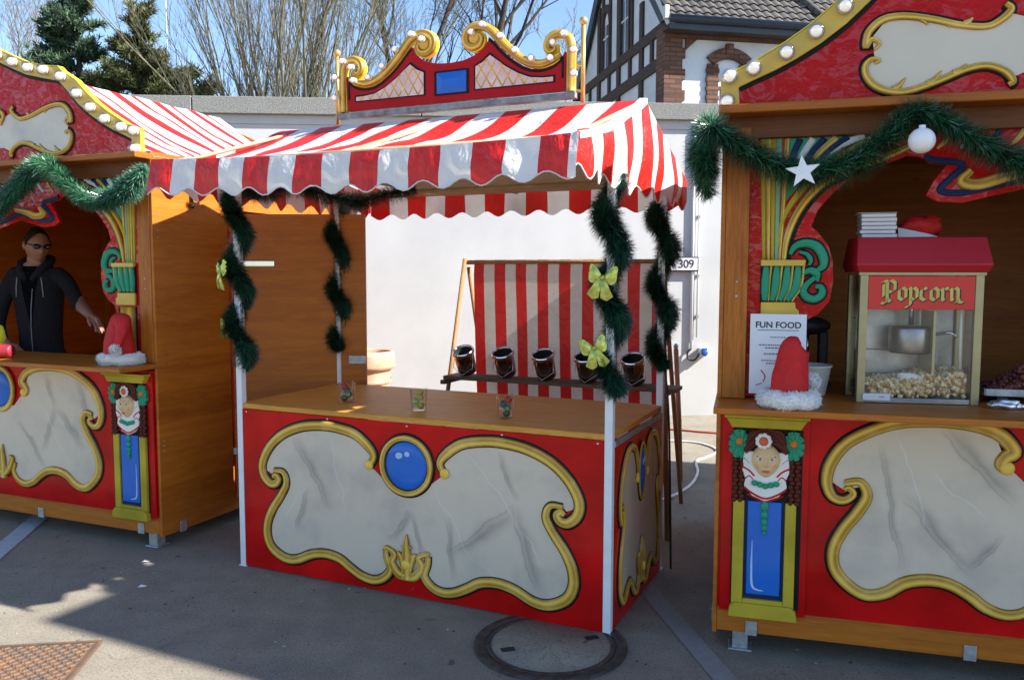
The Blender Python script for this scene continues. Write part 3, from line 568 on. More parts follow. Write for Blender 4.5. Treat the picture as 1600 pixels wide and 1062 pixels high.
        for i in range(N):
            m.cur = 0 if (i % 4) in (0,) or (i % 8 == 5) else 1
            o = []
            for k in range(K):
                q = fs[i * K + k]; o.append(q if s == 0 else q[::-1])
            m.f += o; m.mi += [m.cur] * len(o); m.sm += [True] * len(o)
        m.v = vs; m.c = [1.0] * len(vs)
        m.build('roof_sheet', ['fab_red', 'fab_white'], g)
    m = MB().prism([(-.02, 2.335), (SW + .02, 2.335), (1.32, 2.95)], SD - .02, SD - .004).build('rear_gable', 'wood_x', g)
    return root
er = (math.cos(FL[1]), math.sin(FL[1]))
left_stall = make_stall('wooden_stall', (FL[0][0] - SW * er[0], FL[0][1] - SW * er[1], 0), FL[1], 'wooden fairground stall with the man in sunglasses standing inside', 'painted wooden stalls')
right_stall = make_stall('wooden_stall', (FRR[0][0], FRR[0][1], 0), FRR[1], 'wooden fairground stall holding the red popcorn machine', 'painted wooden stalls')
# open door of the left stall: hinged on its side wall, a part of it
door_h = loc(FL, .022, .64); dr = empty('door', (SW + .022, .64, .0)); dr.parent = left_stall; dr.rotation_euler = (0, 0, -FL[1] + R(0.5))
def dpart(name, mat, x0, x1, y0, y1, z0, z1, bev=.003):
    return B(name, mat, dr, x0, x1, y0, y1, z0, z1, bev)
dpart('door_leaf', 'wood_x', .0, .875, 0, .035, .16, 2.035)
dpart('door_handle', 'steel', .06, .285, -.012, 0, 1.695, 1.735, .006); dpart('door_latch', 'steel_galv', .76, .875, -.010, 0, 1.06, 1.115, .003); dpart('door_hinge', 'steel_galv', -.03, .12, -.009, 0, .455, .50, .003)
dpart('door_edge_strip', 'red', -.008, .0, -.002, .035, .2, 2.02, 0)
MB().tube([(SW + .03, .30, 2.19), (SW + .035, .30, 2.08)], .008, 8).ball((SW + .036, .30, 2.06), .016, 10, 6).build('hook', 'dark_iron', left_stall)
B('door', 'wood_y', right_stall, SW + .004, SW + .018, .63, 1.49, .21, 2.05)

# ------------------------------------------------------------------ middle stall: counter under a striped canopy
CW, CD, CH = 2.15, .915, .90
ctr = empty('canopy_stall', loc(FC, 0, 0), FC[1], 'stall with red and white striped canopy and red painted counter', 'market stall')
for (x, y, zt) in ((0, 0, 2.17), (CW, 0, 2.17), (0, CD, 2.17), (CW, CD, 2.17)):
    sx0 = -.02 if x == 0 else -.02
    MB().box(x - .019, x + .019, y - .019, y + .019, .006, zt).box(x - .026, x + .026, y - .026, y + .026, 0, .006).build('post', 'white_metal', ctr, .004)
# counter top boards and painted panels
m = MB().box(-.012, CW + .012, -.0145, CD + .01, CH + .0015, CH + .03); m.build('counter_top', 'wood_counter', ctr, .004)
MB().box(.021, CW - .021, -.018, -.006, .008, CH).build('front_panel', 'red', ctr)
MB().box(CW + .006, CW + .018, .022, CD - .022, .008, CH - .04).build('side_panel', 'red', ctr); MB().box(-.018, -.006, .022, CD - .022, .008, CH).build('side_panel', 'red', ctr)
MB().box(CW + .004, CW + .022, .021, CD - .021, CH - .036, CH - .008).build('side_rail', 'steel_galv', ctr, .003)
C1 = [(.866, .659), (.893, .714), (.857, .766), (.779, .819), (.682, .842), (.575, .849), (.436, .832), (.308, .782), (.216, .705), (.163, .613), (.168, .545), (.210, .502), (.250, .502), (.270, .53), (.252, .550), (.233, .536)]
C2 = [(.240, .575), (.305, .571), (.325, .513), (.288, .443), (.228, .36), (.190, .276), (.188, .195), (.226, .131), (.310, .092), (.39, .097), (.486, .138), (.579, .155), (.671, .142), (.742, .103), (.812, .070), (.882, .059), (.945, .080), (.987, .130), (.968, .190), (.962, .235)]
CFILL = [(.87, .66), (.885, .72), (.85, .766), (.775, .815), (.682, .84), (.575, .845), (.436, .83), (.308, .78), (.216, .70), (.166, .613), (.172, .575), (.235, .55), (.305, .56), (.32, .513), (.288, .443), (.228, .36), (.190, .276), (.188, .195), (.226, .131), (.310, .092), (.39, .097), (.486, .138), (.579, .155), (.671, .142), (.742, .103), (.812, .070), (.882, .059), (.945, .080), (1.0, .14), (1.088, .14), (1.088, .58), (.95, .60)]
CC = 1.088
csegs = [(.36, .78, .62, .38, .007, .05, 'd'), (.48, .52, .36, .25, .006, .03, 'd'), (.60, .80, .72, .40, .005, .02, 'l'), (1.10, .46, .98, .28, .006, .03, 'd'), (1.10, .44, 1.18, .22, .006, .03, 'd'), (1.60, .80, 1.68, .56, .005, .03, 'd'), (1.68, .56, 1.32, .25, .006, .06, 'd'), (1.66, .55, 1.80, .14, .007, .06, 'd'),
         (1.42, .80, 1.72, .44, .006, .02, 'l'), (1.2, .66, 1.46, .26, .005, .02, 'l'), (1.72, .44, 1.84, .28, .005, .02, 'l'), (.30, .30, .46, .52, .005, .02, 'l'), (1.46, .26, 1.62, .12, .004, .02, 'l'), (1.30, .45, 1.36, .12, .006, .04, 'd')]
marble('marble_counter', csegs, base=(.50, .455, .39))
FLATP = [(-1, 0, 0), (-.8, 1, 0), (.8, 1, 0), (1, 0, 0)]
def crest(m, x, y, k=1.0, fx=1.0):
    for s in (-1, 1):
        m.relief([(x, .11), (x + s * .05 * fx, .12), (x + s * .088 * fx, .175), (x + s * .07 * fx, .22), (x + s * .122 * fx, .245), (x + s * .118 * fx, .222)], [.05, .052, .045, .03, .028, .012], y, .016, 6)
        m.relief([(x + s * .02 * fx, .15), (x + s * .035 * fx, .21), (x + s * .055 * fx, .235)], [.03, .04, .012], y - .001, .014, 5)
    m.relief([(x, .10), (x, .2), (x, .26), (x, .33)], [.07, .06, .045, .01], y, .02, 6); m.relief([(x - .03 * fx, .262), (x, .275), (x + .03 * fx, .262)], [.012, .02, .012], y - .002, .016, 4)
    m.ball((x, y - .014, .175), (.026 * fx, .014, .026), 14, 8)
def picture(root, y, f, mat, fx=1.0, cx=CC):
    for sgn in (0, 1):
        g2 = (lambda p: f(p)) if sgn == 0 else (lambda p: f(mir(p, CC)))
        for P, wd in ((C1, [.030, .05, .05, .05, .05, .05, .044, .022]), (C2, [.022, .042, .05, .055, .05, .05, .048, .046, .03])):
            MB().relief(g2(P), [(q + .020) * (1 if fx == 1 else .8) for q in wd], y, .004, 6, prof=FLATP).build('scroll_outline', 'black_line', root)
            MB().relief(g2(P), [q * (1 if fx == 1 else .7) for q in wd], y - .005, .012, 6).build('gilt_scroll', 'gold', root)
    for sgn in (0, 1):
        q0 = f([C1[0]] if sgn == 0 else mir([C1[0]], CC))[0]; MB().ball((q0[0], y - .010, q0[1] + .008), (.026 * (1 if fx == 1 else .5), .012, .026), 14, 8).build('scroll_knob', 'gold', root)
    MB().prism(f(CFILL), y - .003, y + .001).prism(f(mir(CFILL, CC)), y - .003, y + .001).build('marble_field', mat, root)
    c0 = f([(CC, .684)])[0]; el = [(c0[0] + .142 * fx * math.cos(a * math.pi / 12), c0[1] + .142 * math.sin(a * math.pi / 12)) for a in range(24)]
    MB().relief(el, .050 if fx == 1 else .03, y - .002, .006, 3, True, prof=FLATP).build('medallion_outline', 'black_line', root); MB().relief(el, .030 if fx == 1 else .018, y - .007, .014, 3, True).build('medallion_ring', 'gold', root)
    MB().ball((c0[0], y - .003, c0[1]), (.125 * fx, .018, .127), 28, 12).build('medallion', 'blue', root)
    m = MB(); crest(m, c0[0], y - .006, 1, fx); m.build('gilt_crest', 'gold', root)
    for (dx, dz, rx, rz_) in ((-.035, .05, .022, .018), (.012, .062, .016, .014)): MB().ball((c0[0] + dx * fx, y - .0185, c0[1] + dz), (rx * fx, .002, rz_), 12, 6).build('medallion_highlight', 'pale_blue', root)
picture(ctr, -.0185, lambda p: p, 'marble_counter')
side = empty('side_picture', (CW + .0185, 0, 0), R(90)); side.parent = ctr
picture(side, 0.0, lambda p: [(.03 + x * .40, .01 + z * .955) for x, z in p], 'marble_stall', .42)
# screws
m = MB()
for x in (.05, .60, 1.09, 1.62, 2.10): MB().ball((x, -.019, .885), (.006, .004, .006), 8, 5).build('screw', 'steel', ctr)
# canopy frame
RZ, EZ, F0, B0, A0, A1 = 2.50, 2.205, -.505, 1.40, -.07, 2.165
plain('tan_frame', (.46, .33, .20), .7); plain('tan_lining', (.50, .38, .25), .8); plain('pale_pink', (.66, .50, .48), .5)
m = MB()
for y in (0, CD): m.tube([(A0 + .02, y, 2.16), (A1 - .02, y, 2.16)], .014, 8)
m.tube([(A0 + .02, .455, RZ - .018), (A1 - .02, .455, RZ - .018)], .013, 8)
for x in (.02, CW - .02, CW / 2):
    m.tube([(x, F0 + .03, EZ - .02), (x, .455, RZ - .02), (x, B0 - .03, EZ - .02)], .011, 8); m.tube([(x, F0 + .03, EZ - .03), (x, B0 - .03, EZ - .03)], .011, 8)
for y in (F0 + .03, B0 - .03): m.tube([(A0 + .02, y, EZ - .02), (A1 - .02, y, EZ - .02)], .011, 8)
m.build('canopy_frame', 'tan_frame', ctr)
# canopy cover: 15 stripes along the front, valance with scallops
NS, SUB = 15, 6
def drop(t, per, base=.160, amp=.019): return base + amp * math.cos(2 * math.pi * t / per)
m = MB(); m.smooth = True
def sheet(fn, nx, ny, mat):
    o = len(m.v); vs = [fn(i / nx, j / ny) for i in range(nx + 1) for j in range(ny + 1)]; m.v += vs; m.c += [1.0] * len(vs)
    for i in range(nx):
        for j in range(ny): m.f.append((o + i * (ny + 1) + j, o + (i + 1) * (ny + 1) + j, o + (i + 1) * (ny + 1) + j + 1, o + i * (ny + 1) + j + 1)); m.mi.append(mat(i)); m.sm.append(True)
nx = NS * SUB
stripe = lambda i: (i // SUB) % 2
def wr(x, y, z): return .014 * noise.noise(Vector((x * 2.3, y * 3.1, z * 2.0))) + .006 * noise.noise(Vector((x * 7, y * 4, 5)))
def eave(a): return EZ - .022 * math.sin(math.pi * (a - A0) / (A1 - A0)) + .02 * max(0, 1 - (a - A0) / 2.0) - .012
def slope_f(u, v):
    a = A0 + (A1 - A0) * u; y = .455 + (F0 - .455) * v; sag = .045 * math.sin(math.pi * v) * (1 + .5 * math.sin(9 * u + 1))
    return (a, y, RZ + (eave(a) - RZ) * v - sag + wr(a, y, 0) * math.sin(math.pi * min(1, v)) * 1.6)
def slope_b(u, v):
    a = A0 + (A1 - A0) * (1 - u); y = .455 + (B0 - .455) * v; return (a, y, RZ + (EZ - RZ) * v - .04 * math.sin(math.pi * v))
def val_f(u, v):
    a = A0 + (A1 - A0) * u; d = drop(a - .1, .186) * v; b = F0 - .006 - .028 * math.sin(v * 1.5) + .03 * noise.noise(Vector((a * 5, 3.3, v * .8))) * v + .008 * noise.noise(Vector((a * 16, v * 2, 7))) * min(1, v * 3); return (a, b, eave(a) - d)
def val_b(u, v):
    a = A0 + (A1 - A0) * (1 - u); d = drop(a, .186) * v; return (a, B0 + .006 + .012 * math.sin(a * 11) * v, EZ - d)
sheet(slope_f, nx, 12, stripe); sheet(slope_b, nx, 8, lambda i: stripe(nx - 1 - i)); sheet(val_f, nx, 6, stripe); sheet(val_b, nx, 4, lambda i: stripe(nx - 1 - i))
NE = 13; ne = NE * SUB
def endz(y):
    return RZ + (EZ - RZ) * ((.455 - y) / (.455 - F0) if y < .455 else (y - .455) / (B0 - .455))
def end_r(u, v):
    y = F0 + (B0 - F0) * u; top = endz(y) - .045 * math.sin(math.pi * ((.455 - y) / (.455 - F0) if y < .455 else 0)) * .8; bot = EZ - drop(y + .05, .17, .160, .026) + .006
    ck = min(1, u * 9) * min(1, (1 - u) * 9); x = A1 + .002 + (.02 * math.sin(u * 26) * v + .015 * math.sin(math.pi * v) + .018 * noise.noise(Vector((y * 3, 1.7, v * 2))) * v) * ck
    vv = max(0, (EZ - (top + (bot - top) * v)) / .19); y -= (.006 + .028 * math.sin(min(1, vv) * 1.5)) * max(0, 1 - u * 9); y += .008 * max(0, 1 - (1 - u) * 9)
    return (x, y, top + (bot - top) * v)
def end_l(u, v):
    y = B0 + (F0 - B0) * u; x, yy, z = end_r(1 - u, v); return (A0 - (x - A1), y, z)
sheet(end_r, ne, 10, lambda i: (i // SUB) % 2); sheet(end_l, ne, 8, lambda i: (i // SUB) % 2)
m.build('canopy_cover', ['fab_red', 'fab_white'], ctr)
m = MB()
m.tube([val_f(i / nx, 1) for i in range(nx + 1)], .0035, 5); m.tube([end_r(i / ne, 1) for i in range(ne + 1)], .0035, 5); m.build('hem', 'fab_white', ctr)
m = MB(); n = 14       # pale seam tape on the right-hand ridge edge and front corner
P = [slope_f(1, v / n) for v in range(n + 1)]; P2 = [(x + .004, y, z + .006) for x, y, z in P]; vs = []
for (x, y, z) in P2: vs += [(x - .03, y, z + .002), (x + .008, y, z - .002), (x + .008, y, z - .03)]
fs = []
for i in range(n): fs += [(3 * i, 3 * i + 1, 3 * i + 4, 3 * i + 3), (3 * i + 1, 3 * i + 2, 3 * i + 5, 3 * i + 4)]
m.smooth = True; m.add(vs, fs); vs = []
for j in range(7): x, y, z = val_f(1, j / 6); vs += [(x - .022, y - .004, z), (x + .012, y - .004, z)]
m.add(vs, [(2 * j, 2 * j + 1, 2 * j + 3, 2 * j + 2) for j in range(6)]); m.build('seam_tape', 'fab_white', ctr)
# inner ceiling lining
MB().quad((.55, F0 + .05, EZ - .040), (A1 - .04, F0 + .05, EZ - .040), (A1 - .04, B0 - .05, EZ - .035), (.55, B0 - .05, EZ - .035)).build('lining', 'tan_lining', ctr)
# ------------------------------------------------------------------ crest board on the canopy ridge
GY = .46
crb = empty('crest_board', loc(FC, 0, GY), FC[1], 'red and gold scrolled crest board with light bulbs on the canopy ridge', 'sign board')
GT = [(.425, 2.575), (.415, 2.76), (.425, 2.772), (.447, 2.733), (.487, 2.71), (.545, 2.697), (.604, 2.702), (.656, 2.724), (.72, 2.766), (.77, 2.808), (.814, 2.855), (.852, 2.89), (.86, 2.865), (.882, 2.838), (.931, 2.807), (1.003, 2.786), (1.087, 2.780)]
GC = 1.087
full = GT + mir(GT, GC)[::-1][1:]
MB().prism(full, -.012, .018).build('board', 'red_worn', crb, .002)
G1 = [(.392, 2.57), (.392, 2.70), (.394, 2.80), (.416, 2.848), (.466, 2.862), (.508, 2.842), (.522, 2.806), (.506, 2.778), (.480, 2.785), (.482, 2.808)]
G2 = [(.447, 2.757), (.487, 2.735), (.545, 2.722), (.596, 2.728), (.65, 2.75), (.70, 2.785), (.75, 2.83), (.80, 2.882), (.845, 2.928), (.895, 2.952), (.944, 2.950), (.984, 2.920), (.985, 2.872), (.948, 2.845), (.905, 2.855), (.893, 2.888), (.916, 2.908), (.940, 2.895)]
def gw(p): return p
for f in (gw, lambda p: mir(p, GC)):
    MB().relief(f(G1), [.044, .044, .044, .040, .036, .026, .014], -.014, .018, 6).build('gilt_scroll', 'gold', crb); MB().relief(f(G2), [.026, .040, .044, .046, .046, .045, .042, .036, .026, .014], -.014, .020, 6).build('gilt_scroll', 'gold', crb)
    vs = []; m = MB()      # bright yellow return edges behind the scrolls give them depth
    for P, w in ((G1, .043), (G2, .044)): m.relief(f(P), w, .016, .028, 6, prof=[(-1, 0, 0), (-1, 1, 1), (1, 1, 1), (1, 0, 0)])
    m.build('scroll_edge', 'yellow_edge', crb)
    MB().ball((f([(.935, 0)])[0][0], -.020, 2.893), (.032, .014, .032), 16, 8).build('volute', 'gold_flat', crb)
    PANE = [(.476, 2.622), (.476, 2.660), (.545, 2.660), (.61, 2.668), (.68, 2.695), (.757, 2.740), (.807, 2.780), (.845, 2.810), (.890, 2.775), (.938, 2.752), (.938, 2.622)]
    MB().prism(f(PANE), -.015, -.0115).build('pane_outline', 'black_line', crb)
    IN2 = [(.486, 2.628), (.486, 2.650), (.545, 2.651), (.612, 2.659), (.682, 2.687), (.757, 2.731), (.80, 2.765), (.843, 2.795), (.884, 2.764), (.928, 2.745), (.928, 2.628)]
    MB().prism(f(IN2), -.018, -.0145).build('lattice_panel', 'pale_pink', crb)
    def inside(x, z):
        c = False; n = len(IN2)
        for i in range(n):
            (x1, z1), (x2, z2) = IN2[i], IN2[(i + 1) % n]
            if (z1 > z) != (z2 > z) and x < (x2 - x1) * (z - z1) / (z2 - z1) + x1: c = not c
        return c
    for s in (-1, 1):
        for k in range(-4, 16):
            run = []
            for q in range(41):
                z = 2.60 + q * .006; x = .46 + k * .062 + s * (z - 2.628) * .62
                if inside(x, z): run.append((x, z))
                elif len(run) > 1: MB().relief(f([run[0], run[-1]]), .009, -.0178, .003, 1).build('lattice_bar', 'gold_flat', crb); run = []
                else: run = []
            if len(run) > 1: MB().relief(f([run[0], run[-1]]), .009, -.0178, .003, 1).build('lattice_bar', 'gold_flat', crb)
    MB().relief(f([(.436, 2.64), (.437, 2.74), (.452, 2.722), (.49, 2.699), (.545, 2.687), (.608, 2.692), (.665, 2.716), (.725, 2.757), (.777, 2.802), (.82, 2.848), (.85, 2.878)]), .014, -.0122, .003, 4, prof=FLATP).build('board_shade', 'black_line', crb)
for x, z in ((.363, 2.650), (.366, 2.765), (.418, 2.850), (.475, 2.812), (.490, 2.737), (.592, 2.745), (.685, 2.797), (.768, 2.878), (.872, 2.948), (.936, 2.915)):
    for mm in (0, 1):
        xx = x if mm == 0 else 2 * GC - x
        bulb_thing(crb, xx, -.034, z, .020)
MB().prism([(.995, 2.612), (.995, 2.742), (1.205, 2.742), (1.205, 2.612)], -.016, -.0115).build('gem_outline', 'black_line', crb)
MB().add([(1.01, -.016, 2.622), (1.19, -.016, 2.622), (1.19, -.016, 2.732), (1.01, -.016, 2.732), (1.05, -.030, 2.660), (1.15, -.030, 2.660), (1.15, -.030, 2.695), (1.05, -.030, 2.695)], [(0, 1, 5, 4), (1, 2, 6, 5), (2, 3, 7, 6), (3, 0, 4, 7), (4, 5, 6, 7)]).build('gem', 'blue', crb)
plain('rail_grey', (.20, .23, .24), .7, 0, .4, 20)
MB().box(.36, 1.81, -.025, .025, 2.535, 2.565).build('base_rail', 'rail_grey', crb, .003)
for x in (.332, 1.836):
    MB().tube([(x, .02, 2.515), (x, .02, 2.90)], .0115, 10).build('pole', 'gold_pole', crb); MB().ball((x, .02, 2.918), .022, 14, 8).build('finial', 'gold_pole', crb)
    d = 1 if x < 1 else -1
    for z in (2.575, 2.70): MB().tube([(x, .02, z), (x + d * .055, .012, z)], .009, 8).build('clamp', 'gold_pole', crb)

# ------------------------------------------------------------------ garlands
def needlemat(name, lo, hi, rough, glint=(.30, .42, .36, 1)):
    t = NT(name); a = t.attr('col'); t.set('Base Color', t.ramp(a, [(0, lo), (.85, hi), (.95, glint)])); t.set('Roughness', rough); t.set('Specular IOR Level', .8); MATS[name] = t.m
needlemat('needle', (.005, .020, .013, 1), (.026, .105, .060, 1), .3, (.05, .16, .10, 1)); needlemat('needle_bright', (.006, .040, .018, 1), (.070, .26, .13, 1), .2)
needlemat('fur_white', (.66, .66, .68, 1), (.85, .85, .86, 1), .8, (.88, .88, .88, 1))
def garland_mesh(P, rad, per_m, seed, wid=.0026, taper=.06):
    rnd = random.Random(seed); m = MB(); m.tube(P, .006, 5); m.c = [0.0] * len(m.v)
    cum = [0]
    for i in range(1, len(P)): cum.append(cum[-1] + (P[i] - P[i - 1]).length)
    L = cum[-1]; n = int(L * per_m); k = 0
    for q in range(n):
        s = L * q / n
        while k < len(P) - 2 and cum[k + 1] < s: k += 1
        t = (s - cum[k]) / max(1e-6, cum[k + 1] - cum[k]); p = P[k].lerp(P[k + 1], t); d = (P[k + 1] - P[k]).normalized()
        a = d.orthogonal().normalized(); b = d.cross(a); th = q * 2.399963 + rnd.uniform(-.5, .5)
        rd = a * math.cos(th) + b * math.sin(th); dr = (rd + d * rnd.uniform(-.55, .75) + Vector((0, 0, -.12))).normalized()
        edge = min(1, .45 + min(s, L - s) / taper); ln = rad * rnd.uniform(.7, 1.12) * edge * (1 + .28 * noise.noise(p * 11) + .18 * noise.noise(p * 30))
        w = d.cross(dr); w = (w.normalized() if w.length > .05 else a) * wid * .5; tip = p + dr * ln + Vector((0, 0, -.1 * ln)); mid = p + dr * ln * .5
        c = rnd.random() ** 1.4 * .8; c = .97 if rnd.random() < .05 else c; o = len(m.v)
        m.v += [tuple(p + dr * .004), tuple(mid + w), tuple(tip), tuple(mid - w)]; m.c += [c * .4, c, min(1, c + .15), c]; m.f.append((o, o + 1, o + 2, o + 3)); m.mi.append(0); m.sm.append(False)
    return m
def helix(x, y, z1, z0, amp, pitch, ph, wob=.3, seed=1):
    n = int((z1 - z0) / .02); P = []
    for i in range(n + 1):
        z = z1 + (z0 - z1) * i / n; a = ph + 2 * math.pi * (z1 - z) / pitch + wob * math.sin(z * 5 + seed); P.append(loc(FC, x + amp * math.cos(a), y + amp * math.sin(a), z))
    return P
for (x, y, z1, z0, amp, pitch, ph, lab, seed, rad) in (
    (0, 0, 2.12, 1.12, .036, .34, 2.6, 'dark fir garland wound round the front left post of the middle stall', 1, .078),
    (CW, 0, 2.10, 1.13, .036, .34, .6, 'dark fir garland wound round the front right post with two ribbon bows', 2, .080),
    (0, CD, 2.12, 1.16, .036, .34, 0.2, 'dark fir garland wound round the rear left post before the open door', 3, .080),
    (CW, CD, 2.04, 1.15, .037, .34, 1.8, 'dark fir garland wound round the rear right post beside the number plate', 4, .082)):
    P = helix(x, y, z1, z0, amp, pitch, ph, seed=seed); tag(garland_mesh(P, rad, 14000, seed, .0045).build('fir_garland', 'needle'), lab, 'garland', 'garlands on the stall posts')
# garland bits bunched under the canopy
P = [loc(FC, *p) for p in ((-.02, .05, 2.12), (.10, .10, 2.09), (.25, .18, 2.13), (.34, .3, 2.10), (.44, .40, 2.07), (.55, .42, 2.06), (.68, .5, 2.11), (.80, .56, 2.13))]
tag(garland_mesh(smooth2(P, 10), .075, 8000, 8, .0032).build('fir_garland', 'needle'), 'loose fir garland bunched up under the canopy between the left posts', 'garland')
P = [loc(FRR, a, -.15 if i > 2 else -.10 + .06 * (2 - i) * .0, z) for i, (a, z) in enumerate(((-.055, 2.045), (-.085, 2.12), (-.09, 2.20), (-.06, 2.245), (-.02, 2.215), (.074, 2.146), (.173, 2.092), (.258, 2.056), (.376, 2.060), (.491, 2.095), (.592, 2.168), (.656, 2.245), (.711, 2.265), (.8, 2.22), (.889, 2.157), (.976, 2.106), (1.063, 2.062), (1.2, 2.03), (1.35, 2.05), (1.5, 2.12), (1.7, 2.2), (1.9, 2.25)))]
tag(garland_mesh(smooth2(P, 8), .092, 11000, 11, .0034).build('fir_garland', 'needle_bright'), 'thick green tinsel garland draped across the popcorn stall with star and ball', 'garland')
P = [loc(FRR, a, b, z) for a, b, z in ((-.085, -.12, 2.2), (-.10, -.04, 2.13), (-.09, .02, 2.03), (-.07, .03, 1.99))]
tag(garland_mesh(smooth2(P, 8), .085, 9000, 12, .0034).build('fir_garland', 'needle_bright'), 'hanging end of green garland at the left corner of popcorn stall', 'garland')
P = [loc(FL, a, -.15, z) for a, z in ((.13, 2.24), (.07, 2.172), (-.046, 2.106), (-.195, 2.068), (-.344, 2.098), (-.493, 2.195), (-.60, 2.275), (-.726, 2.280), (-.841, 2.191), (-.986, 2.101), (-1.10, 2.04), (-1.3, 2.02), (-1.6, 2.1), (-1.9, 2.25))]
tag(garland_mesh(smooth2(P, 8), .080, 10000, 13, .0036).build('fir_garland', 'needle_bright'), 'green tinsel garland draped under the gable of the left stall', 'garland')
# bauble and star
plain('bauble', (.84, .84, .85), .3, 0, .03)
c = loc(FRR, .70, -.235, 2.145); o = tag(MB().ball((0, 0, 0), .047, 24, 14).lathe([(.012, .044), (.012, .056)], 10).build('bauble', 'bauble'), 'white ball ornament hanging on the green garland', 'ornament'); o.location = c
st = [((.066 if k % 2 == 0 else .027) * math.sin(2 * math.pi * k / 10), (.066 if k % 2 == 0 else .027) * math.cos(2 * math.pi * k / 10)) for k in range(10)]
o = tag(MB().prism(st, -.004, .004).build('star', 'bauble', None, .002), 'flat white star ornament hanging on the green garland', 'ornament'); o.location = loc(FRR, .288, -.235, 2.045); o.rotation_euler = (R(-8), R(-6), FRR[1])
# ribbon bows
t = NT('ribbon'); f = t.noise(t.co(), 60, 3); t.set('Base Color', t.ramp(f, [(.3, (.30, .36, .06)), (.7, (.58, .62, .16))])); t.set('Roughness', .28); t.set('Metallic', .55); t.bump(t.noise(t.co((1, 1, 1)), 90, 2), .3, .003); MATS['ribbon'] = t.m
def bow(pos, rz, k, label, tilt=0):
    root = empty('ribbon_bow', pos, rz, label, 'bow', 'green ribbon bows on the posts'); root.rotation_euler = (0, tilt, rz)
    for s in (-1, 1):
        m = MB(); m.smooth = True; n = 10; vs = []          # puffy loop: pleated teardrop, front and back sheets
        for side_ in (-1, 1):
            for i in range(n + 1):
                t = i / n; x = s * (.004 + .056 * t); hh = (.008 + .030 * math.sin(min(1, t * 1.12) * math.pi * .62)) * (1 if t < .93 else .8)
                for j in range(7):
                    q = -1 + j / 3; pl_ = .004 * math.cos(q * 9) * t; vs.append((x * k, (-.012 + side_ * (.016 * math.sin(math.pi * t) * (1 - q * q * .6)) + pl_) * k, (q * hh + .020 * t) * k))
        fs = []
        for sd in range(2):
            o = sd * (n + 1) * 7
            for i in range(n):
                for j in range(6): fs.append((o + i * 7 + j, o + (i + 1) * 7 + j, o + (i + 1) * 7 + j + 1, o + i * 7 + j + 1))
        m.add(vs, fs); m.build('loop', 'ribbon', root)
        m = MB(); m.smooth = True; vs = []
        for i in range(9):
            t = i / 8; x = s * (.004 + .026 * t); z = -.078 * t; w = .007 + .019 * t; w0 = w * (1 + .15 * s)
            for j in range(5):
                q = -1 + j / 2; vs.append(((x + q * w) * k, (-.014 - .010 * math.sin(t * 3) + .006 * math.cos(q * 4) * t) * k, (z - (.016 * (1 - abs(q)) if i == 8 else 0) + .006 * q * s) * k))
        m.add(vs, [(i * 5 + j, (i + 1) * 5 + j, (i + 1) * 5 + j + 1, i * 5 + j + 1) for i in range(8) for j in range(4)]); m.build('tail', 'ribbon', root)
    MB().ball((0, -.012 * k, 0), (.012 * k, .014 * k, .013 * k), 10, 6, .2).build('knot', 'ribbon', root)
bow(loc(FC, -.045, -.06, 1.665), FC[1] - .5, 1.15, 'yellow green ribbon bow high on the front left garland'); bow(loc(FC, -.048, -.05, 1.365), FC[1] - 1.3, .8, 'small yellow green ribbon bow low on the front left garland')
bow(loc(FC, CW - .012, -.085, 1.635), FC[1] + .1, 1.05, 'large shiny green ribbon bow high on the front right garland', .12); bow(loc(FC, CW - .055, -.07, 1.325), FC[1] + .3, .98, 'shiny green ribbon bow low on the front right garland', -.25)
plain('wire_black', (.01, .01, .01), .5)
cable('cable', [tuple(loc(FC, CW + .03, CD - .03, 1.15)), tuple(loc(FC, CW + .06, CD - .05, .9)), tuple(loc(FC, CW + .075, CD - .05, .5)), tuple(loc(FC, CW + .08, CD - .02, .02))], .006, 'wire_black', 'thin black cable hanging from the rear right post')

# ------------------------------------------------------------------ three glasses with sweets on the counter
def tumbler(pos, label, cols, seed):
    root = empty('drinking_glass', pos, 0, label, 'glass', 'glasses on the middle counter'); rnd = random.Random(seed)
    MB().lathe([(.002, .004), (.036, .0), (.038, .004), (.047, .115), (.0445, .115), (.036, .012), (.002, .010)], 24, cap=False).build('glass_wall', 'glass', root)
    z = .026
    for k, cname in enumerate(cols):
        a = k * 2.3 + seed; r = .019 + .002 * rnd.random(); MB().ball((math.cos(a) * .014, math.sin(a) * .014 - .004, z), r, 12, 8).build('sweet', cname, root); z += .0225
    return root
plain('sweet_green', (.02, .16, .06), .3); plain('sweet_red', (.40, .03, .03), .3); plain('sweet_dark', (.02, .07, .04), .3); plain('sweet_yellow', (.42, .42, .04), .3); plain('sweet_lime', (.30, .42, .05), .3)
for px_, lab, cols in (((.53, .255), 'glass of green and red sweets at the left end of the counter', ['sweet_dark', 'sweet_green', 'sweet_green', 'sweet_red']), ((1.03, .20), 'glass of yellow sweets in the middle of the counter', ['sweet_yellow', 'sweet_lime', 'sweet_yellow', 'sweet_yellow']), ((1.545, .185), 'glass of dark green sweets nearest the right post', ['sweet_dark', 'sweet_green', 'sweet_dark', 'sweet_red'])):
    tumbler(loc(FC, px_[0], px_[1], CH + .0305), lab, cols, len(lab))

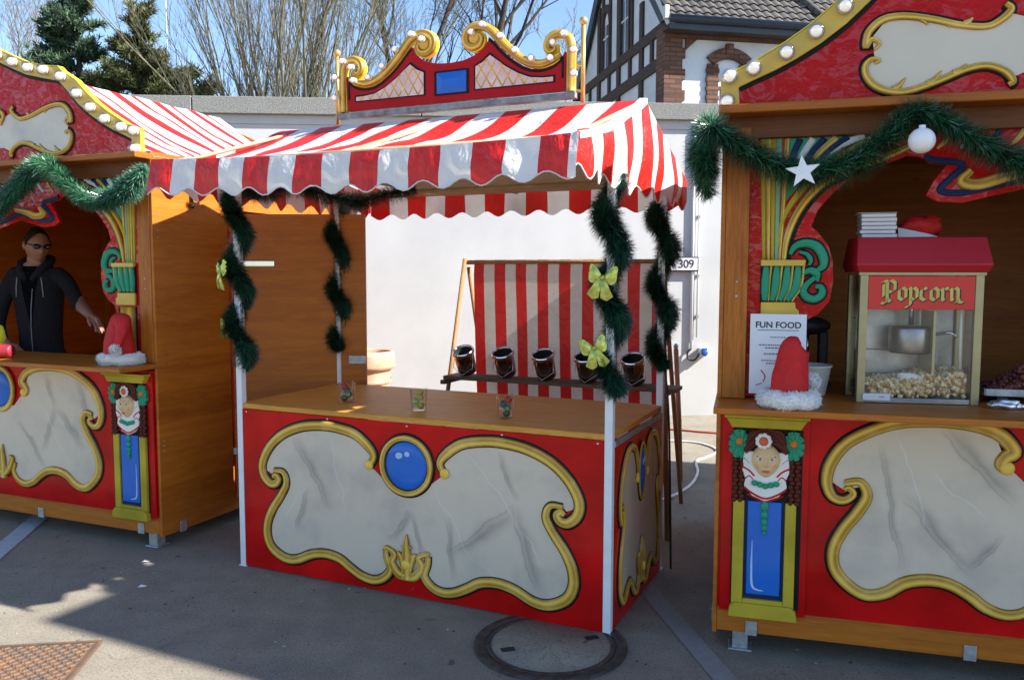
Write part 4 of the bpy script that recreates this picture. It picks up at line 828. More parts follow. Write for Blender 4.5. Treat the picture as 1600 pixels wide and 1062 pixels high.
# ------------------------------------------------------------------ game rack with striped cloth and steel cans behind the stall
rack = empty('game_rack', loc(FC, 0, 0), FC[1], 'wooden rack with hanging red and cream striped cloth behind the counter', 'rack')
RB = 1.85
for (x0, y0, x1, y1, zt) in ((.47, RB - .05, .40, RB - .42, 1.76), (1.93, RB - .05, 2.08, RB - .42, 1.76), (.49, RB - .03, .50, RB + .45, 1.70), (1.93, RB - .03, 1.97, RB + .45, 1.70)):
    MB().tube([(x0, y0, zt), (x1, y1, 0)], .016, 8).build('leg', 'wood_pole', rack)
MB().tube([(.47, RB - .04, 1.735), (1.94, RB - .04, 1.735)], .016, 8).build('rail', 'wood_pole', rack)
B('shelf', 'wood_grey', rack, .455, 2.10, RB - .36, RB - .16, .915, .94, .004)
B('shelf_bracket', 'wood_grey', rack, .455, .49, RB - .40, RB - .12, .885, .914, .003); B('shelf_bracket', 'wood_grey', rack, 2.0, 2.04, RB - .40, RB - .12, .885, .914, .003)
m = MB(); m.smooth = True; NST = 17; SUB2 = 4; n = NST * SUB2; vs = []; K = 14
for i in range(n + 1):
    u = i / n; x = .545 + 1.40 * u
    for k in range(K + 1):
        v = k / K; vs.append((x + .01 * noise.noise(Vector((x * 4, v * 2, 1))), RB - .045 - .016 * math.sin(min(1, v * 12) * math.pi / 2) + .012 * math.sin(x * 9 + v * 2) * v + .08 * v, 1.752 - 1.52 * v))
for i in range(n):
    m.cur = 0 if (i // SUB2) % 2 == 0 else 1
    for k in range(K): m.f.append((i * (K + 1) + k, i * (K + 1) + k + 1, (i + 1) * (K + 1) + k + 1, (i + 1) * (K + 1) + k)); m.mi.append(m.cur); m.sm.append(True)
m.v = vs; m.c = [1.0] * len(vs); m.build('striped_cloth', ['cloth_red', 'cloth_cream'], rack)
labs = ['polished steel can at the left end of the rack shelf', 'polished steel can second from left on the shelf', 'polished steel can in the middle of the shelf row', 'polished steel can behind the lower right ribbon bow', 'polished steel can furthest right on the rack shelf']
plain('can_steel', (.34, .27, .22), .14, 1, .15)
for x, lab in zip((.605, .91, 1.205, 1.505, 1.82), labs):
    c = empty('steel_can', loc(FC, x, RB - .27, .941), FC[1], lab, 'can', 'steel cans on the rack shelf')
    T = Matrix.Rotation(R(26), 3, 'X'); zoff = .060 * math.sin(R(26))
    MB().lathe([(.001, .0), (.062, .0), (.066, .006), (.070, .125), (.064, .142), (.064, .150)], 24, (0, 0, zoff), cap=False, mat=T).build('body', 'can_steel', c)
    MB().lathe([(.064, .146), (.078, .150), (.080, .158), (.076, .176), (.072, .178), (.066, .168), (.064, .146)], 24, (0, 0, zoff), cap=False, mat=T).build('rim', 'steel', c)
    MB().lathe([(.0645, .165), (.0635, .15), (.060, .02), (.001, .02)], 20, (0, 0, zoff), cap=False, mat=T).build('inside', 'dark_hole', c)
    MB().tube([T @ Vector((-.07, 0, .14)) + Vector((0, 0, zoff)), T @ Vector((-.075, -.05, .06)) + Vector((0, 0, zoff)), T @ Vector((0, -.085, .02)) + Vector((0, 0, zoff)), T @ Vector((.075, -.05, .06)) + Vector((0, 0, zoff)), T @ Vector((.07, 0, .14)) + Vector((0, 0, zoff))], .0025, 6).build('handle', 'steel', c)
# loose wooden post
o = empty('wooden_post', (1.358, 6.50, 0), 0, 'thin wooden post standing on the sunlit ground behind the stall', 'post')
MB().tube([(0, 0, 0), (-.02, 0, .5), (-.055, 0, 1.06)], .020, 8).build('shaft', 'wood_pole', o); MB().lathe([(.012, 0), (.02, .01), (.02, .03), (.008, .045)], 10, (-.056, 0, 1.06)).build('metal_cap', 'steel_galv', o)

# ------------------------------------------------------------------ things on the stall counters
CZ = 1.1225
def text_mesh(name, body, size, mat, parent, pos, rot=(R(90), 0, 0), bold=0, ext=.0006, spacing=1.0):
    cu = bpy.data.curves.new(name, 'FONT'); cu.body = body; cu.size = size; cu.extrude = ext; cu.offset = bold; cu.align_x = 'CENTER'; cu.align_y = 'CENTER'; cu.space_character = spacing; cu.resolution_u = 3
    o = bpy.data.objects.new(name, cu); COL.objects.link(o); dg = bpy.context.evaluated_depsgraph_get(); me = bpy.data.meshes.new_from_object(o.evaluated_get(dg)); bpy.data.objects.remove(o)
    me.materials.clear(); me.materials.append(MATS[mat]); o = bpy.data.objects.new(name, me); COL.objects.link(o); o.parent = parent; o.location = pos; o.rotation_euler = rot; return o
plain('felt_red', (.50, .008, .010), .75, 0, .18, 30, .3)
def fur(path_pts, rad, n, seed, ln=.014):
    rnd = random.Random(seed); m = MB(); m.smooth = False
    for q in range(n):
        p = Vector(path_pts[rnd.randrange(len(path_pts))]); d = Vector((rnd.gauss(0, 1), rnd.gauss(0, 1), rnd.gauss(0, 1))).normalized(); b = p + d * rad * .8; t = b + (d + Vector((rnd.gauss(0, .4), rnd.gauss(0, .4), rnd.gauss(0, .4)))) * ln * rnd.uniform(.6, 1.2)
        w = d.orthogonal().normalized() * .0022; o = len(m.v); m.v += [tuple(b - w), tuple(b + w), tuple(t)]; c = rnd.random(); m.c += [c * .6, c * .6, c]; m.f.append((o, o + 1, o + 2)); m.mi.append(0); m.sm.append(False)
    return m
def santa_hat(pos, rz, label, spine, rads, pom, brim=(.088, .070), sc=1.0):
    root = empty('santa_hat', pos, rz, label, 'hat', 'santa hats on the counters'); n = 32; m = MB(); m.smooth = True; P = smooth2([Vector(p) for p in spine], 7); k = len(P); vs = []
    for i, p in enumerate(P):
        t = i / (k - 1) * (len(rads) - 1); q = min(int(t), len(rads) - 2); r = rads[q] + (rads[q + 1] - rads[q]) * (t - q); d = (P[min(i + 1, k - 1)] - P[max(0, i - 1)]).normalized()
        a = Vector((1, 0, 0)); a = (a - d * a.dot(d)).normalized(); b = d.cross(a)
        for j in range(n):
            th = 2 * math.pi * j / n; w = 1 + .06 * noise.noise(Vector((math.cos(th) * 1.3, math.sin(th) * 1.3, i * .12 + pos[0]))) + .03 * math.sin(2 * th + i * .22)
            vs.append(p + (a * math.cos(th) + b * math.sin(th) * .82) * r * w)
    fs = [(i * n + j, i * n + (j + 1) % n, (i + 1) * n + (j + 1) % n, (i + 1) * n + j) for i in range(k - 1) for j in range(n)] + [tuple((k - 1) * n + j for j in range(n))]
    m.add(vs, fs); m.build('hat_body', 'felt_red', root)
    ring = [(brim[0] * math.cos(a * .196), brim[0] * .82 * math.sin(a * .196), brim[1] * .5 + .004 * math.sin(a * 1.3)) for a in range(33)]
    m = MB().tube([Vector(p) for p in ring], brim[1] * .47, 12, False)
    m.build('brim_core', 'white_paint', root); fur([tuple(p) for p in smooth2([Vector(q) for q in ring], 4)], brim[1] * .56, 16000, 5, .008).build('brim_fur', 'fur_white', root)
    if pom: MB().ball(pom, .026, 12, 8).build('pompom_core', 'white_paint', root); fur([pom], .030, 1800, 6, .010).build('pompom', 'fur_white', root)
    return root
santa_hat(loc(FRR, .262, -.185, CZ), FRR[1], 'tall santa hat standing on the counter before the menu sheet', [(0, 0, .03), (.003, 0, .09), (.007, .004, .15), (.012, 0, .205), (.020, -.004, .242), (.032, -.006, .258), (.04, -.006, .262)], [.074, .070, .066, .062, .056, .038, .006], (.088, .02, .105))
santa_hat(loc(FL, -.175, -.075, CZ), FL[1], 'santa hat with drooping pompom on the left stall counter', [(-.01, 0, .035), (-.012, 0, .13), (-.004, 0, .205), (.022, -.012, .248), (.056, -.035, .236), (.074, -.062, .18), (.068, -.088, .11)], [.098, .090, .076, .060, .048, .034, .020], (.066, -.10, .090), (.112, .060))
# menu sheet
plain('sheet_white', (.70, .71, .76), .35, 0, .03); plain('ink', (.02, .02, .025), .6); plain('ink_grey', (.10, .10, .11), .6)
ms = empty('menu_sheet', loc(FRR, .222, -.035, CZ + .03), FRR[1], 'white menu sheet headed FUN FOOD propped up behind the tall hat', 'menu'); ms.rotation_euler = (R(-4), 0, FRR[1])
B('sheet', 'sheet_white', ms, -.112, .112, -.002, .002, 0, .335, .001)
text_mesh('heading', 'FUN FOOD', .036, 'ink', ms, (0, -.0026, .288), bold=.0007)
MB().box(-.082, .082, -.003, -.0021, .266, .2685).build('heading_rule', 'ink', ms)
rnd = random.Random(4)
for (z, w, s) in ((.238, .06, .007), (.205, .15, .008), (.193, .10, .008), (.168, .11, .008), (.140, .13, .008), (.128, .09, .008)):
    m = MB(); x = -w / 2
    while x < w / 2:
        l = rnd.uniform(.004, .012); m.box(x, min(x + l, w / 2), -.0028, -.0021, z - s * .3, z + s * .3); x += l + .003
    m.build('menu_line', 'ink_grey', ms)
m = MB(); m.relief([(-.055, .05), (-.048, .075), (-.066, .10)], .005, -.0021, .001, 4); m.relief([(-.06, .045), (-.085, .035)], .004, -.0021, .001, 4); m.build('red_mark', 'felt_red', ms)
# popcorn machine
plain('pop_red', (.40, .008, .018), .45, 0, .05, 8); plain('alu_gold', (.34, .30, .17), .38, .6, .08); plain('sign_red', (.62, .014, .012), .3, 0, .03); plain('steel_brushed', (.30, .31, .32), .35, 1, .35, 9)
pm = empty('popcorn_machine', loc(FRR, .775, .055, CZ), FRR[1] + .09, 'popcorn machine with red roof and gold lettered sign on the counter', 'popcorn machine')
hw, dp, bh = .235, .24, .53
for x in (-hw, hw - .032):
    for y in (0, dp - .032): B('corner_post', 'alu_gold', pm, x, x + .032, y, y + .032, 0, bh, .003)
B('base_pan', 'steel_brushed', pm, -hw + .033, hw - .033, .004, dp - .004, .001, .022, .002)
B('back_panel', 'steel_brushed', pm, -hw + .033, hw - .033, dp - .012, dp - .004, .022, bh); B('side_panel', 'glass_tinted', pm, hw - .012, hw - .008, .033, dp - .033, .022, bh); B('side_panel', 'glass_tinted', pm, -hw + .008, -hw + .012, .033, dp - .033, .022, bh)
B('front_glass', 'glass', pm, -hw + .0325, hw - .0325, .008, .012, .023, .387, 0)
B('inner_shelf', 'steel_brushed', pm, -hw + .036, hw - .10, .212, .218, .10, .205)
sg = B('sign', 'sign_red', pm, -hw + .033, hw - .033, .002, .014, .388, bh - .006, .001)
B('sign_trim', 'alu_gold', pm, -hw - .006, hw + .006, -.004, .02, bh - .004, bh + .010, .002)
z0 = bh + .0102
MB().add([(-hw - .012, -.012, z0), (hw + .012, -.012, z0), (hw + .012, dp + .01, z0), (-hw - .012, dp + .01, z0), (-hw - .022, -.030, z0 + .030), (hw + .022, -.030, z0 + .030), (hw + .022, dp + .02, z0 + .030), (-hw - .022, dp + .02, z0 + .030), (-hw - .010, .025, z0 + .142), (hw + .010, .025, z0 + .142), (hw + .010, dp - .03, z0 + .142), (-hw - .010, dp - .03, z0 + .142)],
         [(3, 2, 1, 0), (0, 1, 5, 4), (1, 2, 6, 5), (2, 3, 7, 6), (3, 0, 4, 7), (4, 5, 9, 8), (5, 6, 10, 9), (6, 7, 11, 10), (7, 4, 8, 11), (8, 9, 10, 11)]).build('roof', 'pop_red', pm, .004)
MB().lathe([(.001, .20), (.080, .20), (.085, .208), (.085, .300), (.08, .312), (.001, .316)], 24, (.0, .125, 0), cap=False).build('kettle', 'steel_brushed', pm)
MB().tube([(0, .125, .318), (0, .125, .52)], .012, 8).tube([(.09, .12, .28), (.15, .10, .29), (.17, .09, .27)], .007, 8).build('kettle_hanger', 'steel', pm)
MB().tube([(.17, .05, .40), (.172, .05, .25), (.176, .052, .14)], .006, 8).build('door_handle', 'white_paint', pm)
MB().box(.06, .07, .03, .20, .03, .38).build('door_post', 'alu_gold', pm)
# blackletter word: broken pen strokes with a slanted nib
G = {'P': [[(-.28, 1.42), (.0, 1.55), (.12, 1.42)], [(.16, 1.42), (.16, .05), (.02, -.28), (-.26, -.20)], [(.16, 1.42), (.44, 1.58), (.72, 1.38)], [(.72, 1.38), (.72, .80)], [(.72, .80), (.46, .62), (.22, .72)], [(.16, .10), (.40, -.12)], [(-.12, 1.25), (-.10, .3)]],
     'o': [[(.06, .82), (.06, .2)], [(.06, .2), (.32, .0), (.56, .2)], [(.56, .2), (.56, .8)], [(.06, .82), (.30, 1.02), (.56, .8)]],
     'p': [[(.04, 1.02), (.12, .85), (.12, -.30)], [(.12, -.30), (.0, -.5), (-.25, -.52)], [(.12, .82), (.36, 1.02), (.58, .8)], [(.58, .8), (.58, .2)], [(.58, .2), (.34, .02), (.14, .16)]],
     'c': [[(.06, .82), (.06, .2)], [(.06, .2), (.32, .0), (.54, .14)], [(.06, .82), (.30, 1.02), (.44, .86)]],
     'r': [[(.0, .92), (.10, .84), (.10, .12), (.22, .0)], [(.12, .82), (.32, 1.02), (.48, .86)]],
     'n': [[(.0, .92), (.10, .84), (.10, .12), (.2, .0)], [(.12, .80), (.36, 1.02), (.56, .84)], [(.56, .84), (.56, .12), (.46, -.12)], [(.56, .12), (.70, -.12), (.92, -.16)]]}
def blackletter(word, x0, z0, h, mat, y, nib, parent, name, dx=0, dz=0, grow=0):
    m = MB(); x = x0; nv = Vector((math.cos(R(38)), math.sin(R(38)))) * nib / 2
    for ch in word:
        for st_ in G[ch]:
            for (a, b) in zip(st_[:-1], st_[1:]):
                A, Bp = Vector((x + a[0] * h + dx, z0 + a[1] * h + dz)), Vector((x + b[0] * h + dx, z0 + b[1] * h + dz)); q = nv * (1 + grow); pts = [A - q, A + q, Bp + q, Bp - q]; e = (Bp - A)
                ar = (q.x * e.y - q.y * e.x)
                pts = pts if ar < 0 else pts[::-1]
                m.prism([(p.x, p.y) for p in pts], y, y + .0012)
        x += h * {'P': .98, 'o': .80, 'p': .82, 'c': .74, 'r': .66, 'n': .9}[ch]
    return m.build(name, mat, parent)
plain('letter_gold', (.55, .45, .10), .4)
blackletter('Popcorn', -.138, .425, .0515, 'ink', .0005, .0155, pm, 'lettering_shadow', .004, -.004, .25); blackletter('Popcorn', -.138, .425, .0515, 'letter_gold', -.0012, .015, pm, 'lettering')
B('price_card', 'sheet_white', pm, -.212, -.105, -.008, -.001, .012, .040, .001)
MB().box(-.148, -.128, -.0095, -.0081, .026, .028).build('price_mark', 'ink', pm)
# popcorn kernels inside, loose paper on top
t = NT('popcorn'); a = t.attr('col'); t.set('Base Color', t.ramp(a, [(0, (.36, .15, .03)), (.35, (.66, .44, .15)), (.8, (.82, .70, .42))])); t.set('Roughness', .7); MATS['popcorn'] = t.m
rnd = random.Random(9); m = MB()
for q in range(620):
    x = rnd.uniform(-hw + .045, hw - .045); y = rnd.uniform(.020, .19) if q > 330 else rnd.uniform(.018, .045); top = .100 + .02 * math.sin(x * 9) + .016 * noise.noise(Vector((x * 14, y * 14, 0))) + .05 * (y - .02); z = rnd.uniform(.028, top) if q <= 330 else top
    o = len(m.v)
    for b in range(3): m.ball((x + rnd.uniform(-.006, .006), y + rnd.uniform(-.004, .004), z + rnd.uniform(-.005, .005)), rnd.uniform(.005, .0085), 6, 4)
    cv = rnd.random(); m.c[o:] = [min(1, max(0, cv + rnd.uniform(-.2, .2))) for _ in range(len(m.v) - o)]
po = tag(m.build('popcorn', 'popcorn', None), 'heap of yellow popcorn behind the glass of the machine', 'popcorn', kind='stuff'); po.location = pm.location; po.rotation_euler = (0, 0, FRR[1] + .09)
o = tag(MB().ball((0, 0, 0), (.062, .02, .024), 18, 10, .15).build('scoop', 'white_paint'), 'pale rounded scoop lying in the popcorn', 'scoop'); o.location = loc(FRR, .785 - .02, .055 + .045, CZ + .098); o.rotation_euler = (.3, .25, FRR[1])
bagz = CZ + z0 + .142
pb = empty('paper_bag_stack', loc(FRR, .62, .20, bagz), FRR[1], 'stack of folded white paper bags on the popcorn machine roof', 'paper bags')
rnd = random.Random(2)
for k in range(6):
    B('paper_bag', 'sheet_white', pb, -.072 + rnd.uniform(-.004, .004), .066 + rnd.uniform(-.004, .004), -.07, .08, .001 + k * .017, .016 + k * .017, .003)
B('paper_bag', 'sheet_white', pb, -.085, .066, -.072, .08, .1035, .1055, .001)
hat = empty('santa_hat', loc(FRR, .79, .22, bagz), FRR[1], 'crumpled dark red santa hat lying on the popcorn machine roof', 'hat', 'santa hats on the counters')
m = MB(); m.ball((0, 0, .045), (.085, .05, .045), 18, 10, .35, 2).ball((.03, .01, .06), (.055, .05, .036), 14, 8, .35, 5); m.build('hat_body', 'felt_red', hat); MB().add([(-.09, -.05, .004), (.06, -.06, .004), (.02, -.05, .018), (-.09, -.03, .045)], [(0, 1, 2, 3)]).build('brim_cloth', 'sheet_white', hat)
# bowl, black appliance, nuts tray, foil packet
o = empty('mixing_bowl', loc(FRR, .37, .21, CZ), FRR[1], 'white plastic bowl standing behind the tall santa hat', 'bowl')
MB().lathe([(.001, .002), (.062, 0), (.066, .004), (.088, .125), (.092, .128), (.092, .134), (.086, .134), (.062, .01), (.001, .008)], 28, cap=False).build('bowl', 'white_paint', o)
ap = empty('kitchen_mixer', loc(FRR, .40, .52, CZ), FRR[1], 'black kitchen appliance in the shade beside the popcorn machine', 'appliance')
B('column', 'dark_iron', ap, .03, .075, .04, .10, 0, .26, .01); MB().ball((-.015, .05, .285), (.10, .05, .045), 18, 10).build('motor_head', 'dark_iron', ap); MB().tube([(-.05, .05, .25), (-.05, .05, .12)], .01, 8).tube([(-.02, .05, .25), (-.02, .05, .12)], .01, 8).build('whisk', 'steel', ap); B('foot', 'dark_iron', ap, -.10, .09, 0, .14, 0, .02, .006)
B('shelf_board', 'wood_x', right_stall, .10, SW - .10, .26, .78, 1.094, 1.1195, .003)
plain('almond', (.16, .035, .030), .6, 0, .4, 40, .3)
tr = empty('nut_tray', loc(FRR, 1.22, .26, CZ), FRR[1], 'grey metal tray with dark red roasted nuts at right edge', 'tray')
B('tray_base', 'steel_galv', tr, -.17, .20, -.11, .14, .034, .040, .002); MB().box(-.17, .20, -.115, -.1105, .034, .062).box(-.1745, -.1705, -.11, .14, .034, .062).build('tray_wall', 'steel_galv', tr); B('tray_foot', 'dark_iron', tr, -.12, -.08, -.08, .10, 0, .033, .002); B('tray_foot', 'dark_iron', tr, .10, .14, -.08, .10, 0, .033, .002)
rnd = random.Random(12); m = MB()
for q in range(420):
    x = rnd.uniform(-.15, .19); y = rnd.uniform(-.10, .12); z = .05 + (.12 * math.exp(-((x - .02) / .11) ** 2 - ((y - .01) / .10) ** 2)) * rnd.uniform(.5, 1); m.ball((x, y, z), (rnd.uniform(.008, .013), rnd.uniform(.007, .010), rnd.uniform(.007, .011)), 6, 4, .4, q)
o = tag(m.build('roasted_nuts', 'almond'), 'heap of dark red sugared nuts on the tray', 'nuts', kind='stuff'); o.location = tr.location; o.rotation_euler = (0, 0, FRR[1])
plain('foil', (.75, .75, .78), .22, .85, .1, 30, .6)
o = tag(MB().ball((0, 0, .018), (.062, .026, .020), 22, 12, .5, 3).build('foil_packet', 'foil'), 'crumpled silver foil packet beside the popcorn machine', 'packet'); o.location = loc(FRR, 1.09, .02, CZ); o.rotation_euler = (0, 0, FRR[1])
# left stall counter: cup lying on its side and a yellow bag
plain('cup_red', (.26, .02, .03), .4); plain('yellow_bag', (.80, .68, .03), .5)
o = empty('paper_cup', loc(FL, -1.165, -.16, CZ), FL[1] + .35, 'dark red and white cup lying on the left counter edge', 'cup')
MB().lathe([(.050, 0), (.045, .012), (.040, .12), (.036, .128), (.001, .128)], 20, (0, 0, .046), mat=Matrix.Rotation(R(90), 3, 'Y')).build('cup_body', 'cup_red', o); MB().lathe([(.001, -.012), (.046, -.010), (.053, .0), (.053, .01)], 20, (0, 0, .046), mat=Matrix.Rotation(R(90), 3, 'Y'), cap=False).build('lid', 'white_paint', o)
m = MB(); m.smooth = True; m.ball((0, 0, .11), (.07, .05, .11), 14, 10, .35, 4); o = tag(m.build('yellow_bag', 'yellow_bag'), 'bright yellow bag standing at the left edge of the photo', 'bag'); o.location = loc(FL, -1.40, .02, CZ)

# ------------------------------------------------------------------ man in the left stall
plain('skin', (.34, .15, .10), .55, 0, .12, 20); plain('hoodie', (.020, .019, .021), .95, 0, .2, 60, .3, 0, .1); plain('tshirt', (.004, .004, .005), .95, 0, .1, 12, 0, 0, .05); plain('jeans', (.022, .035, .065), .9, 0, .2, 80); plain('hair_brown', (.030, .016, .009), .8, 0, .3, 60, .6, 0, .1); plain('shoe', (.02, .02, .02), .6); plain('lens', (.006, .006, .007), .08); plain('cord_white', (.30, .28, .27), .8)
man = empty('person', (-3.43, 5.95, .14), 0, 'man in dark hoodie and sunglasses leaning inside the left stall', 'person')
def V3(x, y, z): return Vector((x, y, z))
m = MB()
def limb(pts, rs, n=14):
    P = smooth2([Vector(p) for p in pts], 5); k = len(P); rr = []
    for i in range(k):
        t = i / (k - 1) * (len(rs) - 1); q = min(int(t), len(rs) - 2); rr.append(rs[q] + (rs[q + 1] - rs[q]) * (t - q))
    m.tube(P, rr, n)
    for p, r_ in ((P[0], rr[0]), (P[-1], rr[-1])): m.ball(p, r_, 12, 8)
# torso as stacked ellipses
tors = [(.0, .02, .84, .150, .105), (.0, .02, .95, .155, .11), (0, .015, 1.08, .150, .108), (0, .01, 1.24, .165, .118), (0, .005, 1.38, .182, .122), (0, .0, 1.48, .180, .108), (0, .0, 1.545, .135, .088), (0, -.005, 1.585, .075, .07)]
vs = []; n = 24
for (x, y, z, a, b) in tors:
    for j in range(n): th = 2 * math.pi * j / n; vs.append((x + a * math.cos(th), y + b * math.sin(th), z))
k = len(tors); m.smooth = True; m.add(vs, [(i * n + j, i * n + (j + 1) % n, (i + 1) * n + (j + 1) % n, (i + 1) * n + j) for i in range(k - 1) for j in range(n)] + [tuple(range(n - 1, -1, -1)), tuple((k - 1) * n + j for j in range(n))])
limb([(0, 0, 1.55), (.010, -.02, 1.62)], [.066, .060])
for s in (-1, 1):
    limb([(s * .095, .02, .88), (s * .11, .0, .48), (s * .115, .03, .10)], [.095, .068, .048]); limb([(s * .115, .05, .045), (s * .125, -.06, .035), (s * .13, -.14, .03)], [.046, .044, .036])
limb([(.15, 0, 1.49), (.23, -.03, 1.44), (.335, -.09, 1.30), (.42, -.17, 1.255), (.50, -.25, 1.215)], [.066, .056, .047, .038, .027])       # his left arm reaching out
limb([(-.15, 0, 1.49), (-.23, 0, 1.37), (-.285, -.01, 1.17), (-.20, -.12, 1.05), (-.10, -.20, 1.00)], [.066, .055, .046, .038, .027])
def hand(w, d, down):
    w = Vector(w); d = Vector(d).normalized(); dn = Vector(down); sd = d.cross(dn).normalized(); m.ball(w + d * .045, (.040, .040, .026), 12, 8); limb([w, w + d * .06], [.028, .034], 10)
    for i, (o, L) in enumerate(((-.028, .07), (-.010, .082), (.010, .078), (.027, .062))): limb([w + d * .07 + sd * o, w + d * (.07 + L * .5) + sd * o * 1.2 + dn * .010, w + d * (.07 + L * .85) + sd * o * 1.25 + dn * .04], [.0105, .0095, .0085], 8)
    limb([w + d * .02 - sd * .03, w + d * .055 - sd * .052 + dn * .012, w + d * .085 - sd * .054 + dn * .028], [.012, .0105, .009], 8)
hand((.50, -.25, 1.215), (.75, -.35, -.55), (-.2, -.1, -.95)); hand((-.10, -.20, 1.00), (.8, -.4, -.2), (0, -.1, -1))
# head (turned and tipped towards his left hand)
H = Matrix.Translation((.030, -.040, 1.705)) @ Matrix.Rotation(R(48), 4, 'Z') @ Matrix.Rotation(R(14), 4, 'X')
vs = []; fs = []; N, Mm = 36, 28
for i in range(Mm + 1):
    ph = math.pi * i / Mm
    for j in range(N):
        th = 2 * math.pi * j / N; d = V3(math.sin(ph) * math.cos(th), math.sin(ph) * math.sin(th), math.cos(ph)); x, y, z = d.x * .077, d.y * .098, d.z * .125
        fr = max(0, -d.y); g3 = lambda cx, cz, sx_, sz: math.exp(-((x - cx) / sx_) ** 2 - ((z - cz) / sz) ** 2) * (1 if d.y < 0 else 0)
        if z < 0: x *= 1 - .28 * (-z / .125) ** 1.5; y *= 1 - .16 * max(0, d.y)
        y -= .024 * g3(0, -.022, .013, .016) + .014 * g3(0, .005, .010, .022) - .008 * (g3(-.032, .012, .016, .010) + g3(.032, .012, .016, .010)) + .006 * g3(0, .034, .05, .010) + .007 * g3(0, -.062, .022, .006) + .006 * g3(0, -.075, .018, .006) + .010 * g3(0, -.105, .02, .016)
        vs.append(H @ V3(x, y, z))
for i in range(Mm):
    for j in range(N): fs.append((i * N + j, (i + 1) * N + j, (i + 1) * N + (j + 1) % N, i * N + (j + 1) % N))
m.add(vs, fs)
for s in (-1, 1): m.ball(H @ V3(s * .079, .008, .0), (.012, .020, .032), 10, 8)
tmp = m.build('person_base', 'skin'); md = tmp.modifiers.new('r', 'REMESH'); md.mode = 'VOXEL'; md.voxel_size = .0068; md.use_smooth_shade = True; ms2 = tmp.modifiers.new('s', 'SMOOTH'); ms2.factor = .5; ms2.iterations = 2
me = bpy.data.meshes.new_from_object(tmp.evaluated_get(bpy.context.evaluated_depsgraph_get())); bpy.data.objects.remove(tmp); me.name = 'body'
me.materials.clear()
for q in ('skin', 'hoodie', 'tshirt', 'jeans', 'shoe'): me.materials.append(MATS[q])
for p in me.polygons:
    c = p.center; i = 1
    if c.z > 1.60: i = 0
    elif c.z > 1.56 and abs(c.x) < .07 and c.y < .04: i = 0
    elif c.x > .355: i = 0
    elif c.y < -.145 and c.z < 1.06 and c.x < .12 and c.z > .94: i = 0
    elif c.z < .075: i = 4
    elif c.z < .90: i = 3
    elif c.y < -.03 and abs(c.x) < .07 * max(0, (c.z - 1.12) / .42) + .004 and c.z > 1.12: i = 2
    p.material_index = i; p.use_smooth = True
body = bpy.data.objects.new('body', me); COL.objects.link(body); body.parent = man
m = MB(); m.smooth = True; vs = []; fs = []; N, Mm = 30, 12       # hair cap
for i in range(Mm + 1):
    for j in range(N):
        th = 2 * math.pi * j / N; front = max(0, -math.sin(th)); lim = 1.80 - 1.12 * front ** .8; ph = lim * i / Mm; d = V3(math.sin(ph) * math.cos(th), math.sin(ph) * math.sin(th), math.cos(ph)); q = 1.05 + .05 * noise.noise(d * 6) + .03 * noise.noise(d * 17)
        vs.append(H @ V3(d.x * .079 * q, d.y * .100 * q + .002, d.z * .127 * q + .002))
for i in range(Mm):
    for j in range(N): fs.append((i * N + j, (i + 1) * N + j, (i + 1) * N + (j + 1) % N, i * N + (j + 1) % N))
m.add(vs, fs).build('hair', 'hair_brown', man)
m = MB()
for s in (-1, 1):
    m.ball(H @ V3(s * .034, -.096, .016), (.028, .014, .019), 16, 8); m.tube([H @ V3(s * .060, -.088, .022), H @ V3(s * .082, -.04, .022), H @ V3(s * .084, .01, .014)], .0035, 6)
m.tube([H @ V3(-.012, -.108, .020), H @ V3(.012, -.108, .020)], .004, 6); m.build('sunglasses', 'lens', man)
def torsoy(x, z):
    for (a, b) in zip(tors[:-1], tors[1:]):
        if a[2] <= z <= b[2]:
            t = (z - a[2]) / (b[2] - a[2]); A = a[3] + (b[3] - a[3]) * t; Bq = a[4] + (b[4] - a[4]) * t; yc = a[1] + (b[1] - a[1]) * t
            return yc - Bq * math.sqrt(max(0, 1 - (x / A) ** 2)) - .004
    return -.05
def strand(pts, r, mat, name): MB().tube([V3(x, torsoy(x, z) - .003, z) for x, z in pts], r, 6).build(name, mat, man)
strand([(0, .91), (0, 1.0), (0, 1.12), (.012, 1.25), (.03, 1.40)], .003, 'cord_white', 'zip')
for s in (-1, 1): strand([(s * .085, 1.48), (s * .092, 1.42), (s * .096, 1.34)], .004, 'cord_white', 'drawstring')
m = MB()
for s in (-1, 1): m.tube([V3(s * .02, -.11, 1.46), V3(s * .07, -.09, 1.53), V3(s * .10, -.02, 1.58), V3(s * .07, .06, 1.61), V3(0, .09, 1.61)], [.016, .026, .032, .034, .034], 10)
m.build('hood', 'hoodie', man)
strand([(.055, 1.315), (.105, 1.318)], .005, 'cord_white', 'chest_print') if False else None

